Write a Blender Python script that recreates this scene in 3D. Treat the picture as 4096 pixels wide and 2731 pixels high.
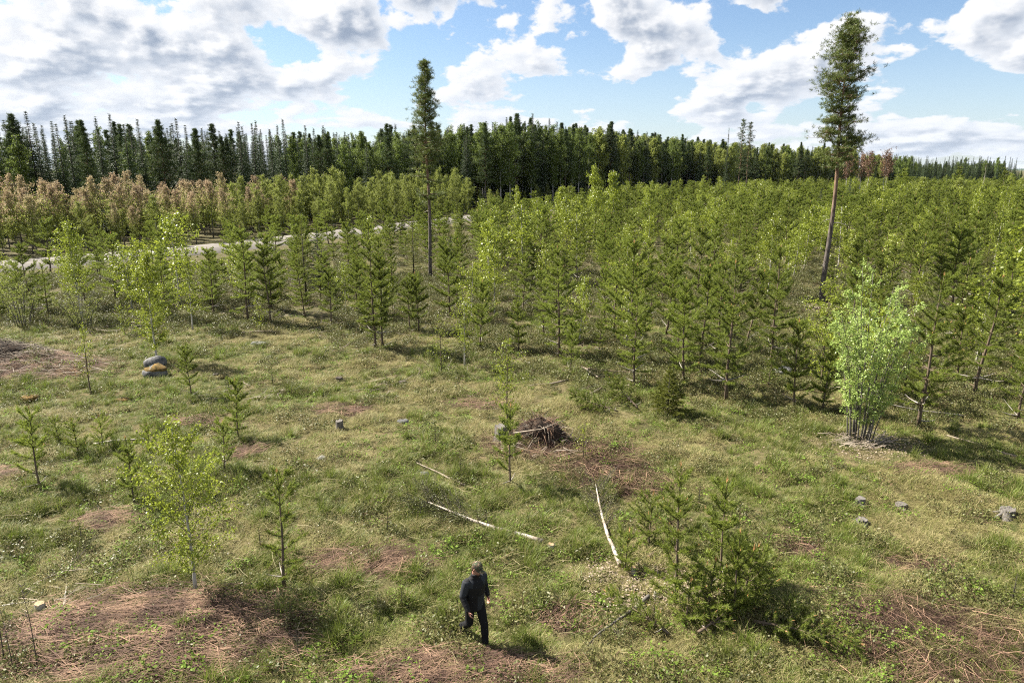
import bpy, math, random
import numpy as np
from mathutils import Vector, Matrix, Euler

# ------------------------------------------------------------------ scene, camera, sky, sun, exposure
scene = bpy.context.scene
for ob in list(bpy.data.objects):
    bpy.data.objects.remove(ob)
COL = scene.collection
R = math.radians

CAM_H = 8.9
CAM_PITCH = 14.1
cam_data = bpy.data.cameras.new('camera')
cam_data.lens = 24.0
cam_data.sensor_width = 36.0
cam_data.clip_start = 0.1
cam_data.clip_end = 60000.0
cam = bpy.data.objects.new('camera', cam_data)
COL.objects.link(cam)
cam.location = (0.0, 0.0, CAM_H)
cam.rotation_euler = (R(90.0 - CAM_PITCH), 0.0, 0.0)
scene.camera = cam

SUN_ELEV = 46.0
SUN_AZ = math.atan2(-0.926, 0.377)            # from +Y towards +X
to_sun = Vector((math.sin(SUN_AZ) * math.cos(R(SUN_ELEV)), math.cos(SUN_AZ) * math.cos(R(SUN_ELEV)), math.sin(R(SUN_ELEV))))

scene.view_settings.view_transform = 'Standard'
scene.view_settings.look = 'None'
scene.view_settings.exposure = 1.9
scene.view_settings.gamma = 1.0
scene.view_settings.use_curve_mapping = False
scene.cycles.max_bounces = 4
scene.cycles.diffuse_bounces = 2
scene.cycles.glossy_bounces = 2
scene.cycles.transmission_bounces = 3
scene.cycles.transparent_max_bounces = 8
scene.cycles.caustics_reflective = False
scene.cycles.caustics_refractive = False
scene.cycles.use_denoising = False
scene.cycles.use_adaptive_sampling = True
scene.cycles.adaptive_threshold = 0.01
scene.cycles.filter_width = 1.1
scene.render.film_transparent = False

sun_data = bpy.data.lights.new('sun', 'SUN')
sun_data.energy = 5.0
sun_data.angle = R(0.53)
sun_data.color = (1.0, 0.935, 0.82)
sun = bpy.data.objects.new('sun', sun_data)
COL.objects.link(sun)
sun.location = (-40, 16, 60)
sun.rotation_euler = to_sun.to_track_quat('Z', 'Y').to_euler()


def build_world():
    """Clear Nishita sky with a deck of cumulus: a short march through a slab of 3-D noise, flat grey bases, white tops."""
    world = bpy.data.worlds.new('World')
    scene.world = world
    world.use_nodes = True
    nt = world.node_tree
    world.cycles.sampling_method = 'MANUAL'
    world.cycles.sample_map_resolution = 512
    nt.nodes.clear()
    N, L = nt.nodes, nt.links

    def math_(op, a, b=None, c=None, clamp=False):
        n = N.new('ShaderNodeMath')
        n.operation = op
        n.use_clamp = clamp
        for i, v in enumerate((a, b, c)):
            if v is None:
                continue
            if isinstance(v, (int, float)):
                n.inputs[i].default_value = v
            else:
                L.new(v, n.inputs[i])
        return n.outputs[0]

    def smooth(v, lo, hi):
        n = N.new('ShaderNodeMapRange')
        n.interpolation_type = 'SMOOTHSTEP'
        L.new(v, n.inputs['Value'])
        n.inputs['From Min'].default_value = lo
        n.inputs['From Max'].default_value = hi
        return n.outputs['Result']

    def mix(f, a, b):
        n = N.new('ShaderNodeMix')
        n.data_type = 'RGBA'
        if isinstance(f, (int, float)):
            n.inputs['Factor'].default_value = f
        else:
            L.new(f, n.inputs['Factor'])
        for key, v in (('A', a), ('B', b)):
            s = [i for i in n.inputs if i.name == key and i.type == 'RGBA'][0]
            if isinstance(v, tuple):
                s.default_value = v
            else:
                L.new(v, s)
        return [o for o in n.outputs if o.type == 'RGBA'][0]

    tc = N.new('ShaderNodeTexCoord')
    sep = N.new('ShaderNodeSeparateXYZ')
    L.new(tc.outputs['Generated'], sep.inputs[0])
    X, Y, Z = sep.outputs['X'], sep.outputs['Y'], sep.outputs['Z']
    rad = math_('SQRT', math_('ADD', math_('MULTIPLY', X, X), math_('MULTIPLY', Y, Y)))
    rad = math_('MAXIMUM', rad, 0.001)
    cx_, cy_ = math_('DIVIDE', X, rad), math_('DIVIDE', Y, rad)          # compass direction
    zup = math_('MAXIMUM', Z, 0.0)
    vv = math_('MULTIPLY', math_('LOGARITHM', math_('ADD', zup, CLOUD_C), math.e), CLOUD_SV)

    sky = N.new('ShaderNodeTexSky')
    sky.sky_type = 'NISHITA'
    sky.sun_disc = False
    sky.sun_elevation = R(SUN_ELEV)
    sky.sun_rotation = SUN_AZ
    sky.altitude = 100.0
    sky.air_density = 1.0
    sky.dust_density = 0.6
    sky.ozone_density = 1.0
    S = SKY_STRENGTH
    tint = N.new('ShaderNodeVectorMath')
    tint.operation = 'MULTIPLY'
    L.new(sky.outputs['Color'], tint.inputs[0])
    tint.inputs[1].default_value = (0.70, 0.765, 0.85)
    col = tint.outputs[0]

    def cover(du, dv, detail):
        """cloud density at this direction, shifted du round the horizon and dv upwards"""
        comb = N.new('ShaderNodeCombineXYZ')
        ca, sa = math.cos(du), math.sin(du)
        ux = math_('ADD', math_('MULTIPLY', cx_, ca), math_('MULTIPLY', cy_, -sa)) if du else cx_
        uy = math_('ADD', math_('MULTIPLY', cx_, sa), math_('MULTIPLY', cy_, ca)) if du else cy_
        L.new(math_('MULTIPLY_ADD', ux, CLOUD_SU, CLOUD_OFF[0]), comb.inputs[0])
        L.new(math_('MULTIPLY_ADD', uy, CLOUD_SU, CLOUD_OFF[1]), comb.inputs[1])
        L.new(math_('ADD', vv, CLOUD_OFF[2] + dv), comb.inputs[2])
        nz = N.new('ShaderNodeTexNoise')
        nz.noise_dimensions = '3D'
        nz.inputs['Scale'].default_value = 1.0
        nz.inputs['Detail'].default_value = detail
        nz.inputs['Roughness'].default_value = 0.525
        nz.inputs['Lacunarity'].default_value = 2.1
        L.new(comb.outputs[0], nz.inputs['Vector'])
        return nz.outputs['Fac']

    n0 = cover(0, 0, 6.0)
    n1 = cover(0.012, 0.10, 4.0)                # a little towards the sun
    n2 = cover(0.010, 0.27, 1.5)                 # well above: how much cloud stands over this spot
    a = smooth(n0, CLOUD_THR, CLOUD_THR + 0.04)
    wall = smooth(math_('SUBTRACT', n0, n1), -0.105, 0.085)
    over = smooth(n2, CLOUD_THR - 0.02, CLOUD_THR + 0.12)
    core = smooth(n0, CLOUD_THR + 0.02, CLOUD_THR + 0.13)
    dark = math_('MULTIPLY', math_('MULTIPLY', over, core), math_('SUBTRACT', 0.98, wall), clamp=True)
    k = lambda r, g, b: (r / S, g / S, b / S, 1)
    cc = mix(wall, k(0.212, 0.226, 0.248), k(0.282, 0.282, 0.286))
    cc = mix(dark, cc, k(0.088, 0.108, 0.142))
    col = mix(a, col, cc)
    # distant clouds run together in a pale veil close to the horizon
    veil = smooth(Z, 0.20, -0.01)
    col = mix(math_('MULTIPLY', veil, 0.40), col, k(0.215, 0.238, 0.272))
    bg = N.new('ShaderNodeBackground')
    L.new(col, bg.inputs['Color'])
    bg.inputs['Strength'].default_value = S
    out = N.new('ShaderNodeOutputWorld')
    L.new(bg.outputs[0], out.inputs['Surface'])


SKY_STRENGTH = 0.05
CLOUD_SU, CLOUD_SV, CLOUD_C = 7.4, 2.9, 0.07
CLOUD_OFF = (25.42, 12.05, 12.37)
CLOUD_THR = 0.452
build_world()

# ------------------------------------------------------------------ helpers
rng = np.random.default_rng(7)


def vnoise(x, y, seed=0):
    """smooth value noise on numpy arrays, 0..1"""
    x = np.asarray(x, float); y = np.asarray(y, float)
    xi = np.floor(x).astype(np.int64); yi = np.floor(y).astype(np.int64)
    fx = x - xi; fy = y - yi
    fx = fx * fx * (3 - 2 * fx); fy = fy * fy * (3 - 2 * fy)

    def h(i, j):
        n = (i * 374761393 + j * 668265263 + seed * 1442695041) & 0xFFFFFFFF
        n = ((n ^ (n >> 13)) * 1274126177) & 0xFFFFFFFF
        return ((n ^ (n >> 16)) & 0xFFFF) / 65535.0
    return (h(xi, yi) * (1 - fx) + h(xi + 1, yi) * fx) * (1 - fy) + (h(xi, yi + 1) * (1 - fx) + h(xi + 1, yi + 1) * fx) * fy


def fbm(x, y, seed=0, octaves=3):
    s = 0; a = 1.0; t = 0
    for o in range(octaves):
        s = s + a * vnoise(np.asarray(x) * 2 ** o, np.asarray(y) * 2 ** o, seed + o * 17); t += a; a *= 0.5
    return s / t


ROAD = [(-75.0, 44.0), (-58.0, 54.5), (-48.0, 63.5), (-42.0, 70.0), (-33.9, 79.5), (-25.6, 95.0), (-15.6, 115.0), (0.4, 146.0), (16.1, 179.0), (37.6, 220.0), (72.0, 273.0), (120.0, 330.0)]
ROAD_HALF = 3.7


def catmull(pts, n=14):
    out = []
    P = [np.array(p, float) for p in pts]
    for i in range(len(P) - 1):
        p0 = P[max(i - 1, 0)]; p1 = P[i]; p2 = P[i + 1]; p3 = P[min(i + 2, len(P) - 1)]
        for k in range(n):
            t = k / n
            out.append(0.5 * ((2 * p1) + (-p0 + p2) * t + (2 * p0 - 5 * p1 + 4 * p2 - p3) * t * t + (-p0 + 3 * p1 - 3 * p2 + p3) * t ** 3))
    out.append(P[-1])
    return np.array(out)


ROADPTS = catmull(ROAD)


def road_side(x, y):
    """signed distance to the road's centre line: negative on the clearing's side, positive on the forest's side"""
    x = np.atleast_1d(np.asarray(x, float)); y = np.atleast_1d(np.asarray(y, float))
    best = np.full(x.shape, 1e9); sgn = np.ones(x.shape)
    A = ROADPTS[:-1]; B = ROADPTS[1:]
    for a, b in zip(A, B):
        d = b - a
        t = np.clip(((x - a[0]) * d[0] + (y - a[1]) * d[1]) / (d @ d), 0, 1)
        ex = x - (a[0] + t * d[0]); ey = y - (a[1] + t * d[1])
        dist = np.hypot(ex, ey)
        s = np.where(d[0] * (y - a[1]) - d[1] * (x - a[0]) > 0, 1.0, -1.0)
        m = dist < best
        best = np.where(m, dist, best); sgn = np.where(m, s, sgn)
    return best * sgn


# mounds: x, y, radius x, radius y, height
MOUNDS = [(-22.6, 30.2, 3.2, 1.5, 0.75), (0.85, 21.3, 0.95, 0.75, 0.42), (-2.0, 20.5, 2.5, 1.5, 0.10), (7.5, 11.2, 2.0, 1.2, 0.12), (-7.2, 11.4, 2.2, 1.0, 0.10)]


def ground_z(x, y):
    x = np.asarray(x, float); y = np.asarray(y, float)
    amp = np.clip((75 - y) / 45, 0.25, 1.0)
    z = amp * (0.30 * (fbm(x / 4.2, y / 4.2, 3, 2) - 0.5) + 0.16 * (vnoise(x / 0.9 + 5, y / 0.9, 9) - 0.5) + 0.07 * (vnoise(x / 0.33, y / 0.33, 4) - 0.5))
    for mx, my, rx, ry, hh in MOUNDS:
        q = ((x - mx) / rx) ** 2 + ((y - my) / ry) ** 2
        z = z + hh * np.exp(-q * 1.3)
    rs = np.abs(road_side(x, y)).reshape(np.shape(x)) if np.size(x) else 0
    f = np.clip((rs - 4.6) / 3.0, 0, 1)
    return z * f


def gz(x, y):
    return float(ground_z(np.array([x]), np.array([y]))[0])


# ---- material helpers
def new_mat(name):
    m = bpy.data.materials.new(name)
    m.use_nodes = True
    m.node_tree.nodes.clear()
    return m, m.node_tree.nodes, m.node_tree.links


ALBEDO = 0.70                                     # one measured scale for every base colour


def rgb(c):
    return (c[0] * ALBEDO, c[1] * ALBEDO, c[2] * ALBEDO, 1.0)


def mixcol(N, L, f, a, b, blend='MIX'):
    n = N.new('ShaderNodeMix'); n.data_type = 'RGBA'; n.blend_type = blend
    if isinstance(f, (int, float)): n.inputs['Factor'].default_value = f
    else: L.new(f, n.inputs['Factor'])
    for key, v in (('A', a), ('B', b)):
        s = [i for i in n.inputs if i.name == key and i.type == 'RGBA'][0]
        if isinstance(v, tuple): s.default_value = rgb(v)
        else: L.new(v, s)
    return [o for o in n.outputs if o.type == 'RGBA'][0]


def maprange(N, L, v, a, b, c=0.0, d=1.0, smooth=True):
    n = N.new('ShaderNodeMapRange')
    if smooth: n.interpolation_type = 'SMOOTHSTEP'
    L.new(v, n.inputs['Value'])
    n.inputs['From Min'].default_value = a; n.inputs['From Max'].default_value = b
    n.inputs['To Min'].default_value = c; n.inputs['To Max'].default_value = d
    return n.outputs['Result']


def noise(N, L, scale, detail=3.0, rough=0.55, coord=None, dist=0.0):
    n = N.new('ShaderNodeTexNoise')
    n.inputs['Scale'].default_value = scale; n.inputs['Detail'].default_value = detail
    n.inputs['Roughness'].default_value = rough; n.inputs['Distortion'].default_value = dist
    if coord is not None: L.new(coord, n.inputs['Vector'])
    return n.outputs['Fac']


def leaf_mat(name, a, b, c=None, transl=0.35, rough=0.5, spec=0.35, tint=0.25, tcol=None):
    """foliage: a colour for each leaf between a and b, a shift for each plant, light passing through"""
    m, N, L = new_mat(name)
    geo = N.new('ShaderNodeNewGeometry'); oi = N.new('ShaderNodeObjectInfo')
    col = mixcol(N, L, geo.outputs['Random Per Island'], a, b)
    if c is not None:
        col = mixcol(N, L, maprange(N, L, oi.outputs['Random'], 0.0, 1.0, 0.0, tint * 2, False), col, c)
    hsv = N.new('ShaderNodeHueSaturation')
    L.new(col, hsv.inputs['Color'])
    mul = N.new('ShaderNodeMath'); mul.operation = 'FRACT'
    m2 = N.new('ShaderNodeMath'); m2.operation = 'MULTIPLY'; m2.inputs[1].default_value = 7.31
    L.new(oi.outputs['Random'], m2.inputs[0]); L.new(m2.outputs[0], mul.inputs[0])
    L.new(maprange(N, L, mul.outputs[0], 0, 1, 1 - tint, 1 + tint, False), hsv.inputs['Value'])
    L.new(maprange(N, L, oi.outputs['Random'], 0, 1, 0.5 - 0.03 * tint, 0.5 + 0.03 * tint, False), hsv.inputs['Hue'])
    p = N.new('ShaderNodeBsdfPrincipled')
    L.new(hsv.outputs[0], p.inputs['Base Color'])
    p.inputs['Roughness'].default_value = rough
    p.inputs['Specular IOR Level'].default_value = spec
    t = N.new('ShaderNodeBsdfTranslucent')
    tc = mixcol(N, L, 0.5, hsv.outputs[0], tcol or tuple(min(1, v * 1.25) for v in b))
    L.new(tc, t.inputs['Color'])
    ms = N.new('ShaderNodeMixShader'); ms.inputs[0].default_value = transl
    L.new(p.outputs[0], ms.inputs[1]); L.new(t.outputs[0], ms.inputs[2])
    o = N.new('ShaderNodeOutputMaterial'); L.new(ms.outputs[0], o.inputs[0])
    return m


def plain_mat(name, a, b=None, scale=8.0, rough=0.85, spec=0.2, bump=0.0, detail=4.0, stretch=None, coord='Object', rand=0.0):
    m, N, L = new_mat(name)
    tc = N.new('ShaderNodeTexCoord')
    vec = tc.outputs[coord]
    if stretch:
        mp = N.new('ShaderNodeMapping'); mp.inputs['Scale'].default_value = stretch
        L.new(vec, mp.inputs['Vector']); vec = mp.outputs[0]
    n = noise(N, L, scale, detail, 0.6, vec)
    p = N.new('ShaderNodeBsdfPrincipled')
    col = mixcol(N, L, maprange(N, L, n, 0.35, 0.65), a, b or a)
    if rand:
        geo = N.new('ShaderNodeNewGeometry'); hsv = N.new('ShaderNodeHueSaturation')
        L.new(col, hsv.inputs['Color']); L.new(maprange(N, L, geo.outputs['Random Per Island'], 0, 1, 1 - rand, 1 + rand, False), hsv.inputs['Value'])
        col = hsv.outputs[0]
    L.new(col, p.inputs['Base Color'])
    p.inputs['Roughness'].default_value = rough
    p.inputs['Specular IOR Level'].default_value = spec
    if bump:
        bp = N.new('ShaderNodeBump'); bp.inputs['Strength'].default_value = bump; bp.inputs['Distance'].default_value = 0.02
        L.new(n, bp.inputs['Height']); L.new(bp.outputs[0], p.inputs['Normal'])
    o = N.new('ShaderNodeOutputMaterial'); L.new(p.outputs[0], o.inputs[0])
    return m


# ---- mesh building
class Geo:
    """collects triangles and quads with a material slot each and makes ONE mesh"""
    def __init__(self):
        self.v = []; self.t = []; self.q = []; self.tm = []; self.qm = []; self.n = 0

    def add(self, verts, tris=None, quads=None, mat=0):
        verts = np.asarray(verts, float).reshape(-1, 3)
        if tris is not None and len(tris):
            tr = np.asarray(tris, np.int64) + self.n; self.t.append(tr); self.tm.append(np.full(len(tr), mat, np.int32))
        if quads is not None and len(quads):
            qd = np.asarray(quads, np.int64) + self.n; self.q.append(qd); self.qm.append(np.full(len(qd), mat, np.int32))
        self.v.append(verts); self.n += len(verts)

    def mesh(self, name, mats, smooth=False):
        me = bpy.data.meshes.new(name)
        V = np.concatenate(self.v) if self.v else np.zeros((0, 3))
        T = np.concatenate(self.t) if self.t else np.zeros((0, 3), np.int64)
        Q = np.concatenate(self.q) if self.q else np.zeros((0, 4), np.int64)
        me.vertices.add(len(V)); me.vertices.foreach_set('co', V.astype(np.float32).ravel())
        me.loops.add(T.size + Q.size)
        me.loops.foreach_set('vertex_index', np.concatenate([T.ravel(), Q.ravel()]).astype(np.int32))
        me.polygons.add(len(T) + len(Q))
        starts = np.concatenate([np.arange(len(T)) * 3, T.size + np.arange(len(Q)) * 4]).astype(np.int32)
        me.polygons.foreach_set('loop_start', starts)
        mi = np.concatenate([*(self.tm or [np.zeros(0, np.int32)]), *(self.qm or [np.zeros(0, np.int32)])]).astype(np.int32)
        for m in mats: me.materials.append(m)
        me.polygons.foreach_set('material_index', mi)
        if smooth: me.polygons.foreach_set('use_smooth', np.ones(len(T) + len(Q), bool))
        me.update(calc_edges=True)
        me.validate()
        return me


def norm(a):
    a = np.asarray(a, float)
    return a / np.maximum(np.linalg.norm(a, axis=-1, keepdims=True), 1e-9)


def frame(d):
    d = norm(d)
    up = np.array([0, 0, 1.0]) if abs(d[2]) < 0.9 else np.array([1.0, 0, 0])
    s = norm(np.cross(d, up)); u = np.cross(s, d)
    return s, u


def tube(geo, pts, radii, sides=6, mat=0, cap=True):
    pts = np.asarray(pts, float); n = len(pts)
    if np.isscalar(radii): radii = np.full(n, radii)
    V = []
    ang = np.arange(sides) / sides * 2 * np.pi
    s = None
    for i in range(n):
        d = pts[min(i + 1, n - 1)] - pts[max(i - 1, 0)]
        d = norm(d)
        if s is None: s, u = frame(d)
        else:
            s = norm(s - d * (s @ d)); u = np.cross(s, d)
        V.append(pts[i] + radii[i] * (np.cos(ang)[:, None] * s + np.sin(ang)[:, None] * u))
    V = np.concatenate(V)
    a = np.arange(sides); b = (a + 1) % sides
    Q = np.concatenate([np.stack([i * sides + a, i * sides + b, (i + 1) * sides + b, (i + 1) * sides + a], 1) for i in range(n - 1)])
    T = None
    if cap:
        c0 = len(V); V = np.concatenate([V, pts[:1], pts[-1:]])
        T = np.concatenate([np.stack([np.full(sides, c0), b, a], 1), np.stack([np.full(sides, c0 + 1), (n - 1) * sides + a, (n - 1) * sides + b], 1)])
    geo.add(V, T, Q, mat)


def blades(geo, base, dirs, length, width, mat=0, rng=rng):
    """thin pointed triangles, one per row"""
    n = len(base)
    d = norm(dirs)
    r = norm(rng.normal(size=(n, 3)))
    s = norm(np.cross(d, r))
    L_ = np.broadcast_to(np.asarray(length, float), (n,))[:, None]; W = np.broadcast_to(np.asarray(width, float), (n,))[:, None]
    V = np.stack([base - s * W / 2, base + s * W / 2, base + d * L_], 1).reshape(-1, 3)
    geo.add(V, np.arange(n * 3).reshape(-1, 3), None, mat)


def leaves(geo, pos, along, normal, length, width, mat=0):
    """rhomb leaves: stalk end, two sides, tip"""
    n = len(pos)
    d = norm(along); s = norm(np.cross(d, normal))
    nn = np.cross(s, d)
    L_ = np.broadcast_to(np.asarray(length, float), (n,))[:, None]; W = np.broadcast_to(np.asarray(width, float), (n,))[:, None]
    V = np.stack([pos, pos + d * L_ * 0.45 + s * W / 2 + nn * L_ * 0.06, pos + d * L_, pos + d * L_ * 0.45 - s * W / 2 + nn * L_ * 0.06], 1).reshape(-1, 3)
    geo.add(V, None, np.arange(n * 4).reshape(-1, 4), mat)


# ---- objects
def link(name, me, parent=None, loc=None, rot=None, scale=None):
    o = bpy.data.objects.new(name, me); COL.objects.link(o)
    if parent is not None: o.parent = parent
    if loc is not None: o.location = loc
    if rot is not None: o.rotation_euler = rot
    if scale is not None: o.scale = (scale, scale, scale) if np.isscalar(scale) else scale
    return o


def tag(o, label=None, cat=None, group=None, kind=None):
    if label: o['label'] = label
    if cat: o['category'] = cat
    if group: o['group'] = group
    if kind: o['kind'] = kind
    return o


def place(name, parts, loc, label, cat, rotz=0.0, scale=1.0, group=None, tilt=(0, 0)):
    """an Empty at the thing's base with one child for each (part name, mesh)"""
    e = bpy.data.objects.new(name, None); COL.objects.link(e)
    e.empty_display_size = 0.2
    e.location = loc; e.rotation_euler = (tilt[0], tilt[1], rotz)
    e.scale = (scale, scale, scale) if np.isscalar(scale) else scale
    tag(e, label, cat, group)
    for pn, me in parts:
        if me is not None:
            link(pn, me, e)
    return e


def scatter(name, pts, rots, scls, idx, meshes, label, cat=None):
    """one object of kind stuff: meshes stood on points by geometry nodes"""
    col = bpy.data.collections.new(name + '_kinds')
    for i, me in enumerate(meshes):
        col.objects.link(bpy.data.objects.new('%s_kind_%02d' % (name, i), me))
    me = bpy.data.meshes.new(name)
    pts = np.asarray(pts, np.float32)
    me.vertices.add(len(pts)); me.vertices.foreach_set('co', pts.ravel())
    at = me.attributes.new('rot', 'FLOAT_VECTOR', 'POINT'); at.data.foreach_set('vector', np.asarray(rots, np.float32).ravel())
    at = me.attributes.new('scl', 'FLOAT_VECTOR', 'POINT'); at.data.foreach_set('vector', np.asarray(scls, np.float32).ravel())
    at = me.attributes.new('idx', 'INT', 'POINT'); at.data.foreach_set('value', np.asarray(idx, np.int32))
    o = link(name, me)
    tag(o, label, cat, kind='stuff')
    ng = bpy.data.node_groups.new(name, 'GeometryNodeTree')
    ng.interface.new_socket('Geometry', in_out='INPUT', socket_type='NodeSocketGeometry')
    ng.interface.new_socket('Geometry', in_out='OUTPUT', socket_type='NodeSocketGeometry')
    N, L = ng.nodes, ng.links
    gi = N.new('NodeGroupInput'); go = N.new('NodeGroupOutput')
    ci = N.new('GeometryNodeCollectionInfo'); ci.inputs['Collection'].default_value = col
    ci.inputs['Separate Children'].default_value = True; ci.inputs['Reset Children'].default_value = True
    ip = N.new('GeometryNodeInstanceOnPoints'); ip.inputs['Pick Instance'].default_value = True

    def attr(nm, ty):
        a = N.new('GeometryNodeInputNamedAttribute'); a.data_type = ty; a.inputs['Name'].default_value = nm
        return [s for s in a.outputs if s.name == 'Attribute'][0]
    L.new(gi.outputs[0], ip.inputs['Points']); L.new(ci.outputs[0], ip.inputs['Instance'])
    L.new(attr('idx', 'INT'), ip.inputs['Instance Index'])
    er = N.new('FunctionNodeEulerToRotation'); L.new(attr('rot', 'FLOAT_VECTOR'), er.inputs[0])
    L.new(er.outputs[0], ip.inputs['Rotation']); L.new(attr('scl', 'FLOAT_VECTOR'), ip.inputs['Scale'])
    L.new(ip.outputs[0], go.inputs[0])
    md = o.modifiers.new('scatter', 'NODES'); md.node_group = ng
    return o

# ------------------------------------------------------------------ materials
M = {}
M['needle'] = leaf_mat('pine_needles', (0.120, 0.180, 0.027), (0.255, 0.320, 0.055), (0.26, 0.28, 0.045), transl=0.42, rough=0.55, spec=0.25, tint=0.30)
M['needle_tall'] = leaf_mat('old_pine_needles', (0.090, 0.140, 0.034), (0.190, 0.230, 0.055), (0.18, 0.20, 0.05), transl=0.22, rough=0.5, spec=0.3, tint=0.12)
M['needle_far'] = leaf_mat('forest_pine_needles', (0.052, 0.086, 0.028), (0.105, 0.145, 0.045), (0.10, 0.135, 0.04), transl=0.2, rough=0.6, spec=0.2, tint=0.3)
M['spruce'] = leaf_mat('spruce_needles', (0.034, 0.060, 0.024), (0.070, 0.104, 0.036), (0.07, 0.10, 0.034), transl=0.15, rough=0.6, spec=0.2, tint=0.3)
M['spruce_young'] = leaf_mat('young_spruce_needles', (0.10, 0.135, 0.022), (0.20, 0.21, 0.040), (0.17, 0.19, 0.03), transl=0.3, rough=0.55, spec=0.2, tint=0.2)
M['birch'] = leaf_mat('birch_leaves', (0.155, 0.225, 0.022), (0.310, 0.370, 0.045), (0.36, 0.36, 0.04), transl=0.42, rough=0.42, spec=0.35, tint=0.2)
M['birch_far'] = leaf_mat('forest_birch_leaves', (0.100, 0.158, 0.036), (0.190, 0.250, 0.058), (0.19, 0.23, 0.05), transl=0.35, rough=0.6, spec=0.12, tint=0.25)
M['birch_road'] = leaf_mat('roadside_birch_leaves', (0.185, 0.240, 0.048), (0.310, 0.355, 0.085), (0.32, 0.32, 0.085), transl=0.4, rough=0.6, spec=0.12, tint=0.22)
M['aspen'] = leaf_mat('aspen_new_leaves', (0.340, 0.255, 0.155), (0.470, 0.355, 0.225), (0.36, 0.33, 0.15), transl=0.4, rough=0.6, spec=0.12, tint=0.3)
M['bare'] = leaf_mat('budding_birch_twigs', (0.170, 0.105, 0.070), (0.260, 0.150, 0.095), (0.22, 0.13, 0.08), transl=0.2, rough=0.6, spec=0.2, tint=0.15)
M['willow'] = leaf_mat('willow_leaves', (0.270, 0.390, 0.085), (0.450, 0.560, 0.160), None, transl=0.42, rough=0.42, spec=0.4, tint=0.1)
M['shrub'] = leaf_mat('heath_leaves', (0.080, 0.105, 0.028), (0.175, 0.190, 0.060), (0.19, 0.15, 0.07), transl=0.25, rough=0.5, spec=0.3, tint=0.25)
M['herb'] = leaf_mat('herb_leaves', (0.110, 0.200, 0.022), (0.220, 0.310, 0.050), (0.2, 0.28, 0.05), transl=0.35, rough=0.6, spec=0.12, tint=0.2)
M['grass'] = leaf_mat('green_grass', (0.080, 0.135, 0.018), (0.200, 0.265, 0.042), (0.25, 0.26, 0.05), transl=0.35, rough=0.5, spec=0.3, tint=0.28)
M['straw'] = leaf_mat('dry_grass', (0.230, 0.200, 0.085), (0.500, 0.430, 0.220), (0.30, 0.29, 0.09), transl=0.3, rough=0.6, spec=0.2, tint=0.2)
M['stem'] = plain_mat('dead_stems', (0.095, 0.055, 0.040), (0.310, 0.195, 0.130), scale=1.6, rough=0.8, rand=0.5, coord='Object')
M['stick'] = plain_mat('dry_sticks', (0.190, 0.150, 0.112), (0.350, 0.295, 0.235), scale=2.0, rough=0.85, rand=0.35)
M['litter'] = plain_mat('leaf_litter', (0.230, 0.175, 0.125), (0.430, 0.350, 0.270), scale=9, rough=0.9, rand=0.4)
M['bark_young'] = plain_mat('young_pine_bark', (0.120, 0.095, 0.070), (0.190, 0.140, 0.095), scale=6, stretch=(3, 3, 1), rough=0.9)
M['bud'] = plain_mat('orange_shoot_tips', (0.460, 0.230, 0.090), (0.580, 0.330, 0.150), scale=20, rough=0.7)
M['deadtwig'] = plain_mat('grey_dead_twigs', (0.330, 0.290, 0.250), (0.450, 0.410, 0.370), scale=5, rough=0.9)
M['bark_dark'] = plain_mat('dark_bark', (0.060, 0.050, 0.042), (0.115, 0.095, 0.080), scale=4, stretch=(3, 3, .7), rough=0.95, bump=0.4)
M['bark_willow'] = plain_mat('willow_bark', (0.120, 0.108, 0.092), (0.220, 0.200, 0.175), scale=6, stretch=(3, 3, .8), rough=0.9)


def birch_bark():
    m, N, L = new_mat('birch_bark')
    tc = N.new('ShaderNodeTexCoord')
    mp = N.new('ShaderNodeMapping'); mp.inputs['Scale'].default_value = (1.2, 1.2, 7.0)
    L.new(tc.outputs['Object'], mp.inputs['Vector'])
    n = noise(N, L, 2.2, 3, 0.6, mp.outputs[0]); n2 = noise(N, L, 0.9, 2, 0.5, tc.outputs['Object'])
    col = mixcol(N, L, maprange(N, L, n2, 0.35, 0.65), (0.52, 0.48, 0.42), (0.66, 0.63, 0.58))
    col = mixcol(N, L, maprange(N, L, n, 0.60, 0.68), col, (0.06, 0.05, 0.045))
    p = N.new('ShaderNodeBsdfPrincipled'); L.new(col, p.inputs['Base Color']); p.inputs['Roughness'].default_value = 0.65
    p.inputs['Specular IOR Level'].default_value = 0.25
    o = N.new('ShaderNodeOutputMaterial'); L.new(p.outputs[0], o.inputs[0])
    return m


def log_bark():
    """felled birch: the same bark with its bands running round the log, which lies along local X"""
    m, N, L = new_mat('felled_birch_bark')
    tc = N.new('ShaderNodeTexCoord')
    mp = N.new('ShaderNodeMapping'); mp.inputs['Scale'].default_value = (9.0, 2.5, 2.5)
    L.new(tc.outputs['Object'], mp.inputs['Vector'])
    n = noise(N, L, 1.6, 4, 0.65, mp.outputs[0]); n2 = noise(N, L, 2.4, 2, 0.5, tc.outputs['Object'])
    col = mixcol(N, L, maprange(N, L, n2, 0.4, 0.62), (0.36, 0.29, 0.225), (0.56, 0.52, 0.465))
    col = mixcol(N, L, maprange(N, L, n, 0.53, 0.60), col, (0.09, 0.07, 0.055))
    p = N.new('ShaderNodeBsdfPrincipled'); L.new(col, p.inputs['Base Color']); p.inputs['Roughness'].default_value = 0.6
    o = N.new('ShaderNodeOutputMaterial'); L.new(p.outputs[0], o.inputs[0])
    return m


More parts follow.
